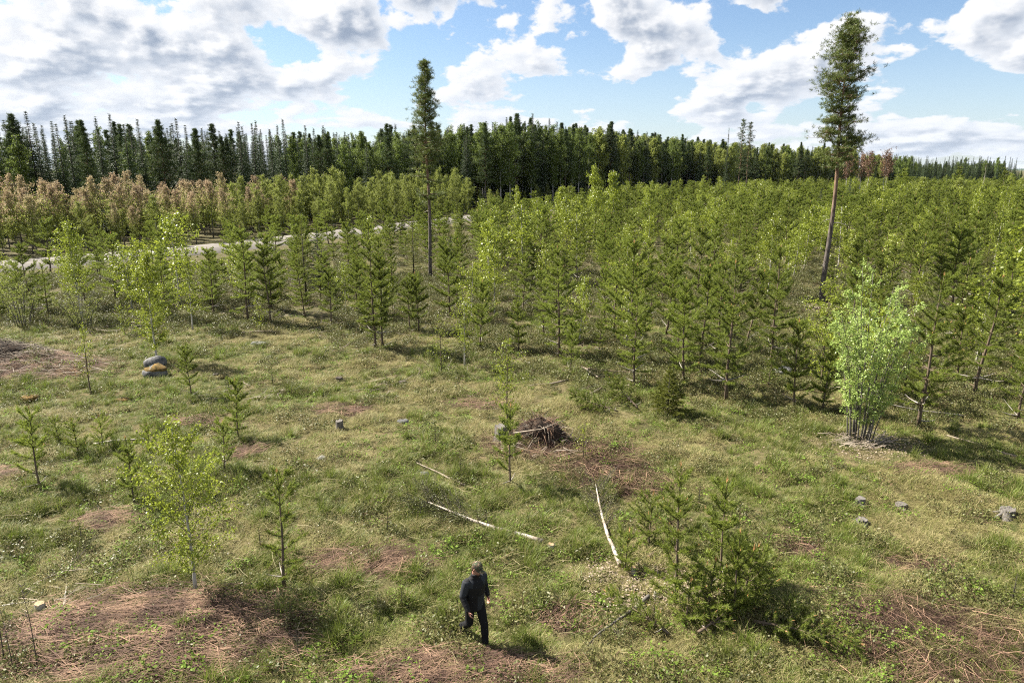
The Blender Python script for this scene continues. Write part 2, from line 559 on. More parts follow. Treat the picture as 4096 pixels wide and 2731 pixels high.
def tall_pine_bark():
    """grey plated bark below, thin orange bark above: the tree's own colours"""
    m, N, L = new_mat('tall_pine_bark')
    tc = N.new('ShaderNodeTexCoord'); sp = N.new('ShaderNodeSeparateXYZ'); L.new(tc.outputs['Object'], sp.inputs[0])
    mp = N.new('ShaderNodeMapping'); mp.inputs['Scale'].default_value = (6.0, 6.0, 1.6)
    L.new(tc.outputs['Object'], mp.inputs['Vector'])
    n = noise(N, L, 1.5, 5, 0.65, mp.outputs[0])
    low = mixcol(N, L, maprange(N, L, n, 0.38, 0.62), (0.075, 0.062, 0.055), (0.215, 0.185, 0.165))
    high = mixcol(N, L, maprange(N, L, n, 0.35, 0.65), (0.190, 0.115, 0.072), (0.320, 0.205, 0.135))
    add = N.new('ShaderNodeMath'); add.operation = 'MULTIPLY_ADD'; L.new(n, add.inputs[0]); add.inputs[1].default_value = 3.0; L.new(sp.outputs['Z'], add.inputs[2])
    col = mixcol(N, L, maprange(N, L, add.outputs[0], 5.5, 11.0), low, high)
    p = N.new('ShaderNodeBsdfPrincipled'); L.new(col, p.inputs['Base Color']); p.inputs['Roughness'].default_value = 0.9
    p.inputs['Specular IOR Level'].default_value = 0.15
    bp = N.new('ShaderNodeBump'); bp.inputs['Strength'].default_value = 0.7; bp.inputs['Distance'].default_value = 0.03
    L.new(n, bp.inputs['Height']); L.new(bp.outputs[0], p.inputs['Normal'])
    o = N.new('ShaderNodeOutputMaterial'); L.new(p.outputs[0], o.inputs[0])
    return m


M['bark_birch'] = birch_bark(); M['bark_log'] = log_bark(); M['bark_tall'] = tall_pine_bark()
M['wood'] = plain_mat('cut_wood', (0.42, 0.27, 0.15), (0.58, 0.42, 0.26), scale=20, rough=0.8)
M['greywood'] = plain_mat('weathered_wood', (0.10, 0.09, 0.08), (0.25, 0.23, 0.205), scale=9, stretch=(4, 4, 1), rough=0.9, bump=0.6)
M['soil'] = plain_mat('dark_soil', (0.020, 0.015, 0.012), (0.060, 0.040, 0.028), scale=5, rough=1.0, bump=0.8)
M['rock'] = plain_mat('grey_rock', (0.070, 0.072, 0.078), (0.210, 0.205, 0.20), scale=6, rough=0.85, bump=0.7, detail=7)
M['palerock'] = plain_mat('pale_rock', (0.20, 0.195, 0.19), (0.40, 0.39, 0.375), scale=7, rough=0.85, bump=0.5)
M['moss'] = plain_mat('orange_moss', (0.085, 0.066, 0.022), (0.230, 0.140, 0.042), scale=9, rough=1.0, bump=1.0, detail=6)

# ------------------------------------------------------------------ ground
# dead raspberry and fireweed patches: x, y, rx, ry, direction of the lie
PATCH = [(-7.0, 11.6, 3.0, 1.55, 0.15), (-0.9, 10.6, 2.2, 0.65, 0.25), (8.1, 11.3, 2.4, 1.75, 2.2), (2.7, 19.6, 1.7, 2.1, 2.6), (-22.8, 30.0, 4.6, 2.1, 0.1), (-15.6, 18.7, 1.0, 0.5, 0.3), (0.6, 21.1, 1.7, 1.3, 2.0), (-3.4, 14.2, 1.6, 0.7, 0.5), (3.6, 18.3, 1.3, 1.0, 2.4), (-10.6, 16.2, 0.9, 0.6, 0.4), (-6.4, 24.6, 1.2, 0.6, 0.2), (-1.2, 25.4, 1.4, 0.6, 0.3), (6.9, 14.9, 0.9, 0.6, 2.2), (-11.6, 23.2, 1.2, 0.5, 0.2), (12.6, 19.0, 1.4, 0.6, 0.3), (9.4, 14.2, 1.0, 0.5, 2.4), (-8.7, 20.6, 0.8, 0.5, 0.6), (1.2, 12.3, 0.8, 0.5, 0.7)]
LITTER = [(2.75, 13.5, 1.5, 1.15), (11.7, 21.0, 2.4, 1.3), (4.2, 12.7, 1.4, 1.0)]


def patch_mask(x, y):
    m = np.zeros(np.shape(x))
    w = 0.55 * (fbm(x / 0.8, y / 0.8, 21, 3) - 0.5)
    for px, py, rx, ry, a in PATCH:
        q = np.sqrt(((x - px) / rx) ** 2 + ((y - py) / ry) ** 2)
        m = np.maximum(m, np.clip((1.05 - q + w * 1.3) / 0.35, 0, 1))
    return m


CLEAR_X = np.array([-80, -29, -12, 1.5, 5.8, 11.9, 18.6, 60, 120.0])
CLEAR_Y = np.array([41, 40.0, 39.5, 32.5, 28.0, 25.4, 25.0, 24, 24.0])


def heath_mask(x, y):
    e = np.interp(x, CLEAR_X, CLEAR_Y)
    return np.clip((y - e + 4 + 5 * (fbm(x / 3, y / 3, 31, 2) - 0.5)) / 4.0, 0, 1)


def graded(lo, hi, fine_lo, fine_hi, step, grow=1.07):
    a = list(np.arange(fine_lo, fine_hi + 1e-6, step))
    s = step; v = a[-1]
    while v < hi:
        s *= grow; v += s; a.append(min(v, hi))
    s = step; v = a[0]; b = []
    while v > lo:
        s *= grow; v -= s; b.append(max(v, lo))
    return np.array(b[::-1] + a)


def make_ground():
    xs = graded(-20000, 20000, -20, 20, 0.19, 1.07)
    ys = graded(-3000, 26000, 8, 30, 0.19, 1.06)
    X, Y = np.meshgrid(xs, ys)
    Z = ground_z(X.ravel(), Y.ravel()).reshape(X.shape)
    Z = np.where(Y > 500, Z - 0.5, Z)
    g = Geo()
    nx, ny = len(xs), len(ys)
    i = np.arange(nx - 1)[None, :] + nx * np.arange(ny - 1)[:, None]
    i = i.ravel()
    g.add(np.stack([X.ravel(), Y.ravel(), Z.ravel()], 1), None, np.stack([i, i + 1, i + nx + 1, i + nx], 1))
    m, N, L = new_mat('forest_floor')
    geo = N.new('ShaderNodeNewGeometry'); pos = geo.outputs['Position']
    ab = N.new('ShaderNodeAttribute'); ab.attribute_name = 'dead'
    ah = N.new('ShaderNodeAttribute'); ah.attribute_name = 'heath'
    n1 = noise(N, L, 0.45, 4, 0.6, pos); n2 = noise(N, L, 2.6, 5, 0.65, pos); n3 = noise(N, L, 14.0, 4, 0.7, pos)
    col = mixcol(N, L, maprange(N, L, n1, 0.40, 0.62), (0.150, 0.125, 0.062), (0.075, 0.088, 0.028))
    col = mixcol(N, L, maprange(N, L, n2, 0.50, 0.68), col, (0.200, 0.155, 0.085))
    col = mixcol(N, L, maprange(N, L, n2, 0.36, 0.26), col, (0.085, 0.075, 0.040))
    heath = mixcol(N, L, maprange(N, L, n2, 0.35, 0.65), (0.085, 0.088, 0.035), (0.150, 0.120, 0.070))
    col = mixcol(N, L, ah.outputs['Fac'], col, heath)
    dead = mixcol(N, L, maprange(N, L, n3, 0.35, 0.65), (0.050, 0.033, 0.024), (0.120, 0.078, 0.054))
    col = mixcol(N, L, ab.outputs['Fac'], col, dead)
    col = mixcol(N, L, maprange(N, L, n3, 0.45, 0.25, 0.0, 0.6), col, (0.055, 0.050, 0.028))
    p = N.new('ShaderNodeBsdfPrincipled'); L.new(col, p.inputs['Base Color']); p.inputs['Roughness'].default_value = 1.0
    p.inputs['Specular IOR Level'].default_value = 0.1
    bp = N.new('ShaderNodeBump'); bp.inputs['Strength'].default_value = 0.9; bp.inputs['Distance'].default_value = 0.08
    L.new(n3, bp.inputs['Height']); L.new(bp.outputs[0], p.inputs['Normal'])
    o = N.new('ShaderNodeOutputMaterial'); L.new(p.outputs[0], o.inputs[0])
    me = g.mesh('ground', [m], smooth=True)
    for nm, f in (('dead', patch_mask), ('heath', heath_mask)):
        at = me.attributes.new(nm, 'FLOAT', 'POINT'); at.data.foreach_set('value', f(X.ravel(), Y.ravel()).astype(np.float32))
    ob = link('ground', me)
    tag(ob, 'rough grassy clearing floor with dry straw and brown patches', kind='structure')


make_ground()


def ribbon(name, half, z, mat, label, off=0.0, noise_amp=0.3, seed=0, drop=0.36):
    P = catmull(ROAD, 40)
    d = np.gradient(P, axis=0); d = d / np.linalg.norm(d, axis=1)[:, None]
    s = np.stack([-d[:, 1], d[:, 0]], 1)
    V = []; k = np.arange(len(P))
    cols = 5
    for c in range(cols):
        t = (-1, -0.84, 0, 0.84, 1)[c]
        w = off + half * t + (noise_amp * (vnoise(k / 3.0, k * 0 + c, seed + c) - 0.5) if abs(t) == 1 else 0)
        q = P + s * np.reshape(w, (-1, 1)) if np.ndim(w) else P + s * w
        V.append(np.stack([q[:, 0], q[:, 1], np.full(len(P), z - (drop if abs(t) == 1 else 0))], 1))
    V = np.stack(V, 1).reshape(-1, 3)
    i = (np.arange(len(P) - 1)[:, None] * cols + np.arange(cols - 1)[None, :]).ravel()
    g = Geo(); g.add(V, None, np.stack([i, i + cols, i + cols + 1, i + 1], 1))
    o = link(name, g.mesh(name, [mat], True)); tag(o, label, kind='structure')
    return o


def gravel_mat():
    m, N, L = new_mat('gravel')
    geo = N.new('ShaderNodeNewGeometry'); pos = geo.outputs['Position']
    n1 = noise(N, L, 0.35, 4, 0.6, pos); n2 = noise(N, L, 9.0, 4, 0.7, pos)
    col = mixcol(N, L, maprange(N, L, n1, 0.35, 0.65), (0.145, 0.130, 0.114), (0.200, 0.182, 0.162))
    col = mixcol(N, L, maprange(N, L, n2, 0.4, 0.7, 0, 0.5), col, (0.14, 0.122, 0.105))
    p = N.new('ShaderNodeBsdfPrincipled'); L.new(col, p.inputs['Base Color']); p.inputs['Roughness'].default_value = 1.0
    o = N.new('ShaderNodeOutputMaterial'); L.new(p.outputs[0], o.inputs[0])
    return m


M['gravel'] = gravel_mat()
M['track'] = plain_mat('wheel_track', (0.175, 0.158, 0.139), (0.235, 0.215, 0.192), scale=1.2, rough=1.0, coord='Object')
road = ribbon('road', ROAD_HALF, 0.34, M['gravel'], 'pale gravel forest road curving past the young trees', seed=3)
for side in (-1, 1):
    tr = ribbon('wheel_track', 0.42, 0.348, M['track'], None, off=side * 0.95, noise_amp=0.15, seed=40 + side, drop=0.0)
    if 'kind' in tr: del tr['kind']
    tr.parent = road


def make_hill():
    """one wooded ridge far away on the right"""
    g = Geo(); n = 60; mrows = 12
    V = []
    for j in range(mrows):
        t = j / (mrows - 1)
        for i in range(n):
            u = i / (n - 1) * 2 - 1
            x = 9300 + u * 3600; y = 9600 + (t - 0.5) * 2600
            z = 122 * math.exp(-(u * 1.9) ** 2) * math.sin(math.pi * t) * (0.85 + 0.3 * float(vnoise(i / 4.0, j / 2.0, 5))) - 6
            V.append((x, y, z))
    i = (np.arange(mrows - 1)[:, None] * n + np.arange(n - 1)[None, :]).ravel()
    g.add(V, None, np.stack([i, i + 1, i + n + 1, i + n], 1))
    m = plain_mat('wooded_hill', (0.030, 0.050, 0.026), (0.055, 0.080, 0.035), scale=0.01, rough=1.0)
    o = link('hill', g.mesh('hill', [m], True)); tag(o, 'distant blue wooded hill on the horizon', kind='structure')


make_hill()

# ------------------------------------------------------------------ the walking man
def ering(c, a, b, fw, lf, n=16):
    t = np.arange(n) / n * 6.283
    return np.asarray(c) + np.cos(t)[:, None] * a * np.asarray(fw) + np.sin(t)[:, None] * b * np.asarray(lf)


def loft(g, rings, mat=0):
    n = len(rings[0]); V = np.concatenate(rings); m = len(rings)
    i = np.arange(n); j = (i + 1) % n
    Q = np.concatenate([np.stack([k * n + i, k * n + j, (k + 1) * n + j, (k + 1) * n + i], 1) for k in range(m - 1)])
    V = np.concatenate([V, [rings[0].mean(0)], [rings[-1].mean(0)]])
    T = np.concatenate([np.stack([np.full(n, m * n), j, i], 1), np.stack([np.full(n, m * n + 1), (m - 1) * n + i, (m - 1) * n + j], 1)])
    g.add(V, T, Q, mat)


def ball(g, c, rx, ry, rz, n=14, m=9, mat=0, Rm=None):
    ph = np.linspace(-1.5, 1.5, m); R_ = []
    for p in ph:
        t = np.arange(n) / n * 6.283
        v = np.stack([np.cos(t) * math.cos(p) * rx, np.sin(t) * math.cos(p) * ry, np.full(n, math.sin(p) * rz)], 1)
        R_.append((v @ Rm.T if Rm is not None else v) + np.asarray(c))
    loft(g, R_, mat)


def remeshed(g, voxel, smooth=2):
    """fuse overlapping pieces into one continuous skin"""
    me = g.mesh('tmp', [], True); o = bpy.data.objects.new('tmp', me); COL.objects.link(o)
    md = o.modifiers.new('fuse', 'REMESH'); md.mode = 'VOXEL'; md.voxel_size = voxel; md.use_smooth_shade = True
    ms = o.modifiers.new('smooth', 'SMOOTH'); ms.iterations = smooth; ms.factor = 0.5
    dg = bpy.context.evaluated_depsgraph_get()
    out = bpy.data.meshes.new_from_object(o.evaluated_get(dg))
    bpy.data.objects.remove(o); out.materials.clear()
    return out


def recolour(me, mats, rule):
    for m in mats: me.materials.append(m)
    n = len(me.polygons); c = np.zeros(n * 3, np.float32); nm = np.zeros(n * 3, np.float32)
    me.polygons.foreach_get('center', c); me.polygons.foreach_get('normal', nm)
    me.polygons.foreach_set('material_index', rule(c.reshape(-1, 3), nm.reshape(-1, 3)).astype(np.int32))
    me.polygons.foreach_set('use_smooth', np.ones(n, bool))
    me.update()
    return me


def build_man():
    A = np.array
    fw, lf, up = A([1.0, 0, 0]), A([0, 1.0, 0]), A([0, 0, 1.0])
    J = dict(pel=A([0, 0, 0.93]), lhip=A([0.02, 0.095, 0.92]), rhip=A([-0.01, -0.095, 0.92]),
             lkn=A([0.19, 0.10, 0.50]), lan=A([0.24, 0.09, 0.105]), ltoe=A([0.42, 0.105, 0.045]),
             rkn=A([-0.04, -0.10, 0.49]), ran=A([-0.37, -0.09, 0.215]), rtoe=A([-0.235, -0.085, 0.05]),
             lsh=A([0.0, 0.195, 1.45]), lel=A([-0.10, 0.285, 1.19]), lwr=A([-0.02, 0.31, 0.96]),
             rsh=A([0.04, -0.195, 1.45]), rel=A([0.03, -0.275, 1.17]), rwr=A([0.20, -0.255, 0.955]),
             neck=A([0.035, 0, 1.52]), head=A([0.085, 0.012, 1.70]))

    def limb(g, pts, rad, sides=14):
        tube(g, pts, rad, sides)

    # head frame: turned to his left and bowed
    yaw, pit = R(24), R(20)
    Rh = (Matrix.Rotation(yaw, 3, 'Z') @ Matrix.Rotation(pit, 3, 'Y')); Rh = np.array(Rh)
    H = lambda v: A(v) @ Rh.T + J['head']

    body = Geo()
    tor = [(0.93, 0.105, 0.155, 0), (1.05, 0.10, 0.14, 0.01), (1.2, 0.11, 0.155, 0.02), (1.35, 0.118, 0.175, 0.03), (1.45, 0.095, 0.175, 0.03), (1.51, 0.06, 0.09, 0.03)]
    loft(body, [ering((x, 0, z), a, b, fw, lf) for z, a, b, x in tor])
    limb(body, [J['neck'] - up * 0.05, J['neck'] + up * 0.05, H((-0.02, 0, -0.05))], [0.066, 0.06, 0.06])
    # head: skull, jaw, nose, brow, ears
    sk = [(-0.115, 0.030, 0.024, 0.052), (-0.10, 0.055, 0.045, 0.035), (-0.06, 0.078, 0.062, 0.012), (-0.01, 0.090, 0.072, 0.0), (0.04, 0.097, 0.076, -0.006), (0.085, 0.085, 0.068, -0.010), (0.112, 0.055, 0.045, -0.010), (0.122, 0.02, 0.018, -0.01)]
    loft(body, [np.array([H(p) for p in ering((x, 0, z), a, b, fw, lf)]) for z, a, b, x in sk])
    tube(body, [H((0.088, 0, 0.022)), H((0.104, 0, -0.005)), H((0.108, 0, -0.022)), H((0.090, 0, -0.034))], [0.008, 0.012, 0.015, 0.008], 8)
    tube(body, [H((0.082, -0.042, 0.030)), H((0.093, 0, 0.030)), H((0.082, 0.042, 0.030))], [0.009, 0.010, 0.009], 6)
    tube(body, [H((0.080, -0.022, -0.060)), H((0.090, 0, -0.058)), H((0.080, 0.022, -0.060))], [0.007, 0.009, 0.007], 6)
    for s in (-1, 1):
        tube(body, [H((0.0, s * 0.074, -0.028)), H((-0.012, s * 0.083, 0.0)), H((-0.008, s * 0.080, 0.028))], [0.008, 0.014, 0.010], 7)
    for h, k, a, t in (('lhip', 'lkn', 'lan', 'ltoe'), ('rhip', 'rkn', 'ran', 'rtoe')):
        limb(body, [J[h] + up * 0.04, J[h] - up * 0.08, J[k] * 0.5 + J[h] * 0.5, J[k], J[k] * 0.7 + J[a] * 0.3, J[a]], [0.09, 0.09, 0.072, 0.053, 0.056, 0.038])
        limb(body, [J[a], J[a] * 0.5 + J[t] * 0.5, J[t]], [0.042, 0.044, 0.035])
    hands = Geo()
    for s, el, wr in ((1, 'lel', 'lwr'), (-1, 'rel', 'rwr')):
        sh = J['lsh' if s > 0 else 'rsh']
        limb(body, [sh - lf * s * 0.03, sh * 0.6 + J[el] * 0.4, J[el], J[el] * 0.6 + J[wr] * 0.4, J[wr]], [0.062, 0.05, 0.042, 0.042, 0.028])
        d = norm(J[wr] - J[el]) if s < 0 else norm(J[wr] - J[el] + A([0.1, 0, -0.3]))
        # palm facing the thigh; fingers in a loose curl
        pn = norm(A([0.15, -s * 1.0, 0.0])); pn = norm(pn - d * (pn @ d)); wd = np.cross(d, pn) * s      # wd points forward
        if wd[0] < 0: wd = -wd
        c0 = J[wr]
        loft(body, [ering(c0 + d * t, w, th, wd, pn, 10) for t, w, th in ((-0.01, 0.026, 0.020), (0.03, 0.036, 0.017), (0.07, 0.042, 0.016), (0.098, 0.040, 0.013))])
        for f, (o, l) in enumerate(((0.031, 0.070), (0.011, 0.080), (-0.010, 0.074), (-0.030, 0.058))):
            b = c0 + d * 0.092 + wd * o; cu = 0.55 + 0.1 * f
            p1 = b + norm(d + pn * cu * 0.5) * l * 0.45; p2 = p1 + norm(d + pn * cu * 1.5) * l * 0.33; p3 = p2 + norm(d * 0.5 + pn * cu * 2.2) * l * 0.27
            tube(body, [b - d * 0.02, b, p1, p2, p3], [0.0095, 0.0095, 0.009, 0.0085, 0.007], 8)
        b = c0 + d * 0.028 + wd * 0.030
        tube(body, [b - wd * 0.01, b + norm(d + wd * 0.9 + pn * 0.3) * 0.035, b + norm(d + wd * 0.6 + pn * 0.5) * 0.062, b + norm(d * 1.1 + wd * 0.35 + pn * 0.6) * 0.085], [0.014, 0.0115, 0.010, 0.0075], 8)
    skin = plain_mat('skin', (0.42, 0.21, 0.15), (0.50, 0.27, 0.20), scale=14, rough=0.55, spec=0.35)
    me = recolour(remeshed(body, 0.0075, 2), [skin], lambda c, n: np.zeros(len(c)))
    man = bpy.data.objects.new('person', None); COL.objects.link(man)
    tag(man, 'person in dark jacket, black trousers and camouflage cap walking through the clearing', 'person')
    link('body', me, man)

    # jacket
    g = Geo()
    jk = [(0.83, 0.150, 0.205, 0.005), (0.90, 0.150, 0.205, 0.005), (1.02, 0.142, 0.192, 0.012), (1.18, 0.150, 0.200, 0.022), (1.34, 0.155, 0.215, 0.03), (1.44, 0.125, 0.215, 0.03), (1.495, 0.09, 0.15, 0.03), (1.54, 0.080, 0.092, 0.038), (1.585, 0.078, 0.084, 0.045)]
    loft(g, [ering((x, 0, z), a, b, fw, lf, 20) for z, a, b, x in jk])
    for s, sh, el, wr in ((1, 'lsh', 'lel', 'lwr'), (-1, 'rsh', 'rel', 'rwr')):
        S_, E_, W_ = J[sh], J[el], J[wr]
        dw = norm(W_ - E_)
        tube(g, [S_ - lf * s * 0.05, S_ + lf * s * 0.005 - up * 0.01, S_ * 0.7 + E_ * 0.3, S_ * 0.35 + E_ * 0.65, E_, E_ * 0.65 + W_ * 0.35, E_ * 0.3 + W_ * 0.7, W_ + dw * 0.012], [0.085, 0.085, 0.080, 0.072, 0.068, 0.062, 0.056, 0.048], 14)
        for t, rr in ((0.42, 0.078), (0.80, 0.072)):           # cloth folds round the sleeve
            tube(g, [S_ + (E_ - S_) * (t - 0.05), S_ + (E_ - S_) * t, S_ + (E_ - S_) * (t + 0.05)], [rr * 0.86, rr, rr * 0.86], 12)
        for t, rr in ((0.25, 0.069), (0.6, 0.063)):
            tube(g, [E_ + (W_ - E_) * (t - 0.05), E_ + (W_ - E_) * t, E_ + (W_ - E_) * (t + 0.05)], [rr * 0.88, rr, rr * 0.88], 12)
    slate = plain_mat('slate_softshell', (0.026, 0.030, 0.037), (0.038, 0.042, 0.050), scale=60, rough=0.85, spec=0.25, bump=0.2)
    black = plain_mat('black_softshell', (0.004, 0.004, 0.005), (0.008, 0.008, 0.010), scale=50, rough=0.8, spec=0.3)
    grey = plain_mat('grey_melange_panel', (0.020, 0.023, 0.026), (0.042, 0.046, 0.050), scale=90, rough=0.95)

    def rule(c, n):
        x, y, z = c[:, 0], c[:, 1], c[:, 2]
        out = np.ones(len(c))
        arm = np.abs(y) > 0.19
        yoke = (z > 1.36) & (np.abs(y) > 0.085 + 0.35 * np.clip(1.47 - z, 0, 1)) | ((z > 1.30) & (x < 0.0))
        out[(arm & (z > 1.20)) | yoke] = 0
        back = (n[:, 0] < -0.2) & (z > 1.1) & ~arm
        out[back] = 0
        panel = (z < 1.15) & (z > 0.845) & (y > -0.02) & (n[:, 0] > 0.0) & (x > 0.02) & (np.abs(y) < 0.20)
        out[panel] = 2
        out[(z > 1.50)] = 1
        return out
    link('jacket', recolour(remeshed(g, 0.0095, 2), [slate, black, grey], rule), man)

    # trousers
    g = Geo()
    loft(g, [ering((x, 0, z), a, b, fw, lf, 18) for z, a, b, x in ((0.80, 0.115, 0.165, 0.0), (0.90, 0.125, 0.175, 0), (1.0, 0.12, 0.165, 0))])
    for h, k, a in (('lhip', 'lkn', 'lan'), ('rhip', 'rkn', 'ran')):
        P, K, N_ = J[h], J[k], J[a]
        tube(g, [P + up * 0.02, P * 0.8 + K * 0.2, P * 0.4 + K * 0.6, K, K * 0.72 + N_ * 0.28, K * 0.4 + N_ * 0.6, N_ + norm(K - N_) * 0.045], [0.105, 0.100, 0.088, 0.076, 0.077, 0.069, 0.068], 14)
        for t, rr in ((0.9, 0.084), (1.0, 0.080)):
            q = P + (K - P) * t; tube(g, [q + (P - K) * 0.05, q, q + (K - P) * 0.05], [rr * 0.85, rr, rr * 0.85], 12)
        for t, rr in ((0.3, 0.081), (0.68, 0.074), (0.85, 0.072)):
            q = K + (N_ - K) * t; tube(g, [q + (K - N_) * 0.05, q, q + (N_ - K) * 0.05], [rr * 0.86, rr, rr * 0.86], 12)
    tr = plain_mat('black_trousers', (0.004, 0.004, 0.005), (0.008, 0.008, 0.009), scale=40, rough=0.85, spec=0.25, bump=0.2)
    link('trousers', recolour(remeshed(g, 0.0095, 2), [tr], lambda c, n: np.zeros(len(c))), man)

    # boots: upper and sole
    bm = plain_mat('dark_boots', (0.020, 0.019, 0.018), (0.05, 0.048, 0.045), scale=25, rough=0.7)
    so = plain_mat('grey_sole', (0.10, 0.10, 0.095), (0.16, 0.155, 0.15), scale=30, rough=0.9)
    for a, t, pitch in (('lan', 'ltoe', 0.0), ('ran', 'rtoe', R(48))):
        g = Geo(); q = Geo()
        N_, T_ = J[a], J[t]
        f = norm(A([T_[0] - N_[0], (T_[1] - N_[1]), T_[2] - N_[2]])) if pitch else norm(A([1.0, 0.12, 0.0]))
        sd = norm(np.cross(up, f)); u2 = np.cross(f, sd)
        hb = N_ - u2 * (0.075 if not pitch else 0.03) - f * 0.05     # heel
        rings = []
        for tt, w, hgt, zz in ((-0.02, 0.030, 0.028, 0.035), (0.02, 0.040, 0.05, 0.05), (0.08, 0.043, 0.055, 0.055), (0.15, 0.046, 0.042, 0.04), (0.22, 0.047, 0.033, 0.032), (0.27, 0.038, 0.026, 0.026), (0.295, 0.016, 0.014, 0.020)):
            rings.append(ering(hb + f * tt + u2 * zz, hgt, w, u2, sd, 14))
        loft(g, rings)
        tube(g, [hb + f * 0.06 + u2 * 0.05, N_ + norm(J['lkn' if a == 'lan' else 'rkn'] - N_) * 0.09], [0.05, 0.052], 12)
        rings = []
        for tt, w in ((-0.03, 0.026), (0.0, 0.042), (0.08, 0.046), (0.16, 0.050), (0.23, 0.050), (0.28, 0.040), (0.305, 0.018)):
            c = hb + f * tt - u2 * 0.004
            rings.append(ering(c, 0.013, w, u2, sd, 12))
        loft(q, rings)
        b = link('boot', recolour(remeshed(g, 0.008, 2), [bm], lambda c, n: np.zeros(len(c))), man)
        link('sole', q.mesh('sole', [so], True), b)

    # camouflage cap: crown, peak, patch
    m, N, L = new_mat('camouflage')
    tc = N.new('ShaderNodeTexCoord'); n1 = noise(N, L, 22, 2, 0.5, tc.outputs['Object'], 0.8); n2 = noise(N, L, 17, 2, 0.5, tc.outputs['Object'], 1.2); n3 = noise(N, L, 30, 1, 0.5, tc.outputs['Object'], 0.5)
    col = mixcol(N, L, maprange(N, L, n1, 0.49, 0.52), (0.055, 0.085, 0.040), (0.095, 0.055, 0.030))
    col = mixcol(N, L, maprange(N, L, n2, 0.55, 0.58), col, (0.26, 0.20, 0.12)); col = mixcol(N, L, maprange(N, L, n3, 0.60, 0.63), col, (0.012, 0.012, 0.011))
    p = N.new('ShaderNodeBsdfPrincipled'); L.new(col, p.inputs['Base Color']); p.inputs['Roughness'].default_value = 0.9
    o = N.new('ShaderNodeOutputMaterial'); L.new(p.outputs[0], o.inputs[0])
    g = Geo()
    cr = [(0.030, 0.107, 0.084, -0.006), (0.06, 0.107, 0.084, -0.006), (0.095, 0.099, 0.078, -0.006), (0.125, 0.075, 0.060, -0.008), (0.140, 0.040, 0.032, -0.01), (0.145, 0.012, 0.01, -0.01)]
    loft(g, [np.array([H(q) for q in ering((x, 0, z), a, b, fw, lf, 20)]) for z, a, b, x in cr])
    ball(g, H((-0.01, 0, 0.147)), 0.008, 0.008, 0.005, 8, 5)
    cap = link('cap', g.mesh('cap', [m], True), man)
    g = Geo(); top, bot = [], []
    for i in range(13):
        u = (i / 12 - 0.5) * 2; yy = u * 0.076; base = 0.095 * math.sqrt(max(0, 1 - (u * 0.88) ** 2)); ext = 0.075 * math.sqrt(max(0, 1 - (u * 0.97) ** 2))
        zz = 0.040 - 0.022 * u * u
        for lst, dz in ((top, 0.0), (bot, -0.006)):
            lst.append((H((base - 0.012, yy, zz + dz)), H((base + ext, yy, zz - 0.018 + dz))))
    V = [v for pr in top for v in pr] + [v for pr in bot for v in pr]
    Q = [(2 * i, 2 * i + 1, 2 * i + 3, 2 * i + 2) for i in range(12)] + [(26 + 2 * i, 26 + 2 * i + 2, 26 + 2 * i + 3, 26 + 2 * i + 1) for i in range(12)] + [(2 * i + 1, 27 + 2 * i, 29 + 2 * i, 2 * i + 3) for i in range(12)]
    g.add(V, None, Q)
    link('peak', g.mesh('peak', [m], True), cap)
    g = Geo(); k = []
    for z, xo in ((0.052, 0.1035), (0.088, 0.1005)):
        for yy in (-0.032, -0.011, 0.011, 0.032): k.append(H((xo * math.sqrt(1 - (yy / 0.088) ** 2) + 0.0015, yy, z)))
    g.add(k, None, [(i, i + 1, i + 5, i + 4) for i in range(3)])
    pm_ = plain_mat('dark_patch', (0.02, 0.02, 0.03), (0.025, 0.025, 0.035), rough=0.8)
    pa = link('patch', g.mesh('patch', [pm_]), cap)
    g = Geo(); k = []
    for z, xo in ((0.066, 0.1035), (0.073, 0.1030)):
        for yy in (-0.024, -0.008, 0.008, 0.024): k.append(H((xo * math.sqrt(1 - (yy / 0.088) ** 2) + 0.0022, yy, z)))
    g.add(k, None, [(i, i + 1, i + 5, i + 4) for i in range(3)])
    link('stripe', g.mesh('stripe', [plain_mat('pale_thread', (0.45, 0.47, 0.5), rough=0.8)]), pa)

    # sunglasses: lenses and temples
    gm, N, L = new_mat('dark_glass'); p = N.new('ShaderNodeBsdfPrincipled'); p.inputs['Base Color'].default_value = (0.006, 0.006, 0.007, 1); p.inputs['Roughness'].default_value = 0.12
    o = N.new('ShaderNodeOutputMaterial'); L.new(p.outputs[0], o.inputs[0])
    g = Geo()
    for s in (-1, 1):
        rr = [np.array([H((0.092 + dx - 0.012 * abs(math.cos(t)) * 0.3, s * (0.034 + 0.026 * math.cos(t)), 0.008 + 0.017 * math.sin(t))) for t in np.arange(12) / 12 * 6.283]) for dx in (0.0, 0.006)]
        loft(g, rr)
        tube(g, [H((0.094, s * 0.058, 0.014)), H((0.05, s * 0.078, 0.014)), H((-0.01, s * 0.082, 0.008))], [0.004, 0.004, 0.004], 5)
    tube(g, [H((0.099, -0.012, 0.014)), H((0.102, 0.012, 0.014))], [0.003, 0.003], 5)
    link('sunglasses', g.mesh('sunglasses', [gm], True), man)

    # hair and beard shells
    hm_ = plain_mat('brown_hair', (0.060, 0.035, 0.022), (0.110, 0.065, 0.040), scale=60, rough=0.8, bump=0.8)
    g = Geo()
    loft(g, [np.array([H(q) for q in ering((x, 0, z), a, b, fw, lf, 18)]) for z, a, b, x in ((-0.055, 0.045, 0.060, -0.045), (-0.02, 0.066, 0.076, -0.035), (0.02, 0.078, 0.081, -0.028), (0.05, 0.080, 0.080, -0.026))])
    link('hair', g.mesh('hair', [hm_], True), man)
    bdm = plain_mat('short_beard', (0.14, 0.075, 0.05), (0.20, 0.11, 0.075), scale=90, rough=0.9, bump=0.6)
    g = Geo()
